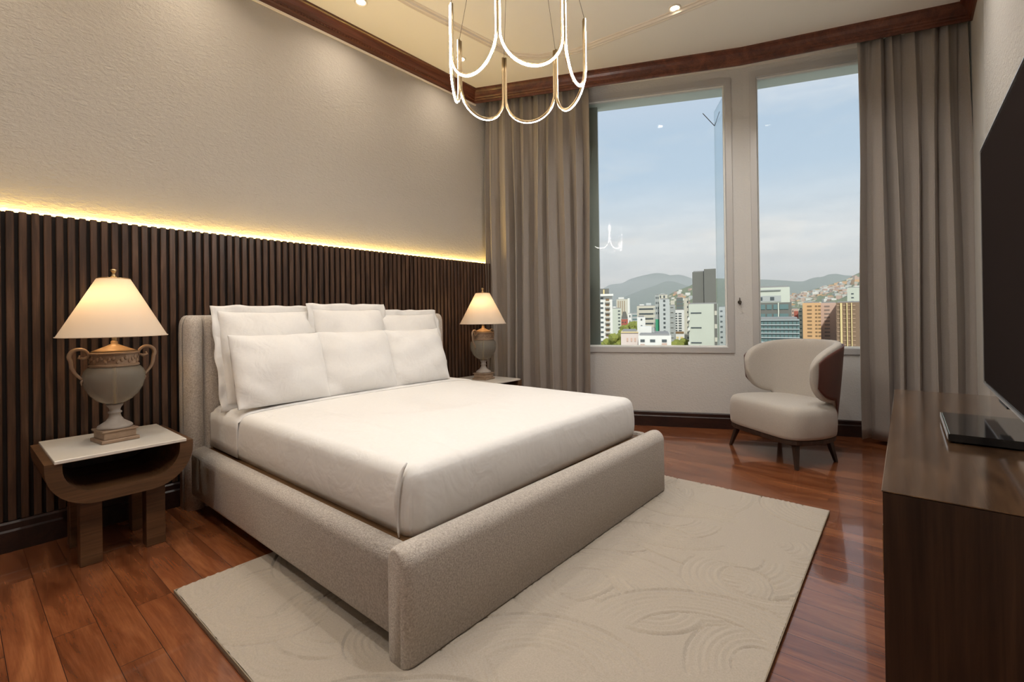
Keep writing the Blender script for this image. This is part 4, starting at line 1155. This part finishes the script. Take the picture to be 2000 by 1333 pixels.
# trees among the houses
def tree(u, v_top, v_bot, D, label, seed):
    P = at(u, v_bot, D); top = at(u, v_top, D).z; base_z = GZ
    t = thing('tree', label, 'tree', (P.x, P.y, base_z))
    H_ = top-base_z; r = max(2.0, (v_bot-v_top)*D/F*.6); rnd = random.Random(seed)
    bm = bmesh.new(); cyl(bm, (0, 0, 0), (0, 0, H_-r*1.3), .35, .2, 8); obj('trunk', bm, C_ROOF, t)
    bm = bmesh.new()
    for k in range(26):
        c = Vector((rnd.gauss(0, r*.42), rnd.gauss(0, r*.42), H_-r+rnd.uniform(-1.1, .55)*r)); rr = r*rnd.uniform(.28, .5)
        bmesh.ops.create_icosphere(bm, subdivisions=2, radius=rr, matrix=Matrix.Translation(c))
    for v in bm.verts: v.co += Vector((rnd.uniform(-1, 1), rnd.uniform(-1, 1), rnd.uniform(-1, 1)))*r*.06
    obj('foliage', bm, C_TREE, t)
tree(1205, 647, 680, 100, 'yellow green tree beside the white tower', 1); tree(1212, 652, 690, 102, 'yellow tree in front of the plain pale block', 2)
tree(1231, 628, 652, 180, 'dark green tree behind the pinkish low block', 3); tree(1240, 626, 655, 185, 'olive tree at the foot of the beige office block', 4)
tree(1222, 640, 660, 140, 'small yellow green tree near the red brick block', 5); tree(1330, 660, 695, 150, 'yellow green tree below the white apartment block', 6)

# hills and mountains, far away
def ridge(name, label, pts, D, depth, mat, seed, base_v=640, amp=.0):
    rnd = np.random.RandomState(seed); us = np.linspace(pts[0][0], pts[-1][0], 90)
    vs = np.interp(us, [p[0] for p in pts], [p[1] for p in pts])
    prev = np.zeros(90)
    rows = []
    for j in range(22):
        g = j/21; f = g**.8                               # 0 = foot (nearest), 1 = crest
        prev = .75*prev+.25*np.convolve(rnd.randn(98), np.ones(9)/9, 'valid')*3
        row = []
        for i, (u, v) in enumerate(zip(us, vs)):
            Dn = D-depth*(1-g); top = at(u, v, D).z; z = GZ+(top-GZ)*(f + (0 if j in (0, 21) else .05*prev[i]*math.sin(math.pi*g)))
            P = at(u, 600, Dn); row.append((P.x, P.y, z))
        rows.append(row)
    back = []
    for u, v in zip(us, vs):
        P = at(u, 600, D+depth*.8); back.append((P.x, P.y, GZ))
    rows.append(back)
    o = grid_mesh(name, rows, mat); return tag(o, label, 'mountain')
ridge('mountain', 'blue green mountain with twin peak rising above the city in the left window',
      [(1040, 600), (1120, 580), (1172, 568), (1190, 557), (1200, 555), (1215, 554), (1232, 545), (1250, 540), (1270, 535.5), (1283, 533.5), (1292, 534), (1300, 535), (1310, 538), (1325, 536.5), (1338, 539), (1352, 544), (1400, 556), (1470, 566), (1520, 572)], 6500, 1500, C_MTN, 3)
ridge('mountain', 'lower nearer mountain shoulder in front of the twin peak',
      [(1190, 592), (1225, 578), (1255, 566), (1280, 558), (1298, 550.5), (1308, 549), (1320, 551), (1340, 558), (1370, 562), (1420, 580), (1470, 596)], 4200, 900, C_MTN, 8)
ridge('mountain', 'long wooded ridge behind the hillside houses in the right window',
      [(1420, 556), (1470, 546), (1500, 546.5), (1530, 548), (1555, 550), (1570, 550), (1585, 544), (1600, 541), (1605, 542), (1620, 536), (1635, 535), (1650, 538), (1668, 539), (1700, 540), (1800, 548), (1900, 560)], 3800, 900, C_MTN, 5)
hill = ridge('hillside', 'green hillside covered by small houses, behind the orange blocks',
      [(1440, 604), (1500, 590), (1545, 576), (1580, 568), (1610, 560), (1635, 552), (1655, 546), (1668, 538), (1690, 528), (1760, 505), (1850, 500)], 1500, 900, C_HILL, 9)
hill['category'] = 'hill'
hill2 = ridge('hillside', 'dark wooded slope with houses, left of the dark slate tower',
      [(1290, 588), (1310, 574), (1325, 567), (1345, 560), (1370, 548), (1400, 544), (1440, 545), (1500, 570)], 1300, 500, C_HILL, 12)
hill2['category'] = 'hill'
g_ = bpy.data.meshes.new('ground'); g_.from_pydata([(-9000, 20, GZ-.05), (6000, 20, GZ-.05), (6000, 9000, GZ-.05), (-9000, 9000, GZ-.05)], [], [(0, 1, 2, 3)])
tag(link('city_ground', g_, C_GROUND), 'grey green ground of the city spreading to the foot of the mountains', 'ground')
sc['_'] = 0; del sc['_']

# small houses scattered over the hillsides and the valley floor
rnd = random.Random(21)
cols_h = [C_WHITE, C_PINK, C_CREAM, C_ORANGE, C_LGREY, C_PINK, C_WHITE]
protos = []
for k, mtl in enumerate(cols_h):
    bm = bmesh.new(); box(bm, -6, 6, -5, 5, -14, 7)
    me = bpy.data.meshes.new('small_house'); bm.to_mesh(me); bm.free(); me.materials.append(mtl); protos.append(me)
def hill_z(rows_obj, u, g): return None
def scatter(n, ridge_pts, D, depth, u0, u1, g0, g1, label, group, sz=1.0):
    px, pv = [p[0] for p in ridge_pts], [p[1] for p in ridge_pts]
    for k in range(n):
        u = rnd.uniform(u0, u1); g = rnd.uniform(g0, g1); v = float(np.interp(u, px, pv))
        Dn = D-depth*(1-g); top = at(u, v, D).z; z = GZ+(top-GZ)*(g**.8); P = at(u, 600, Dn)
        o = bpy.data.objects.new('small_house', protos[rnd.randrange(len(protos))]); COL.objects.link(o)
        o.location = (P.x, P.y, z); o.rotation_euler = (0, 0, rnd.uniform(0, 3.1)); s = sz*rnd.uniform(.7, 1.4); o.scale = (s, s, s*rnd.uniform(.7, 1.2))
        tag(o, label, 'house', group)
RH = [(1440, 604), (1500, 590), (1545, 576), (1580, 568), (1610, 560), (1635, 552), (1655, 546), (1668, 538), (1690, 528), (1760, 505), (1850, 500)]
scatter(230, RH, 1500, 900, 1540, 1676, .42, .93, 'one of many tiny pale houses scattered over the green hillside', 'tiny houses on the hillside in the right window', .75)
R2 = [(1290, 588), (1310, 574), (1325, 567), (1345, 560), (1370, 548), (1400, 544), (1440, 545), (1500, 570)]
scatter(30, R2, 1300, 500, 1302, 1352, .3, .9, 'one of the tiny houses on the slope left of the slate tower', 'tiny houses on the slope in the left window', .7)

# morning haze over the far part of the valley
hzm = bpy.data.materials.new('valley_haze'); hzm.use_nodes = True; N, L = nt(hzm); N.remove(N['Principled BSDF'])
vs_ = N.new('ShaderNodeVolumeScatter'); vs_.inputs['Color'].default_value = (.86, .93, 1.0, 1); vs_.inputs['Density'].default_value = .00022; vs_.inputs['Anisotropy'].default_value = 0.0
L.new(vs_.outputs[0], N['Material Output'].inputs['Volume'])
bm = bmesh.new(); box(bm, -8000, 5000, 450, 7900, GZ-2, 420)
hz_ = obj('haze', bm, hzm); tag(hz_, 'thin bluish haze lying between the city and the mountains', 'haze', None, 'stuff')
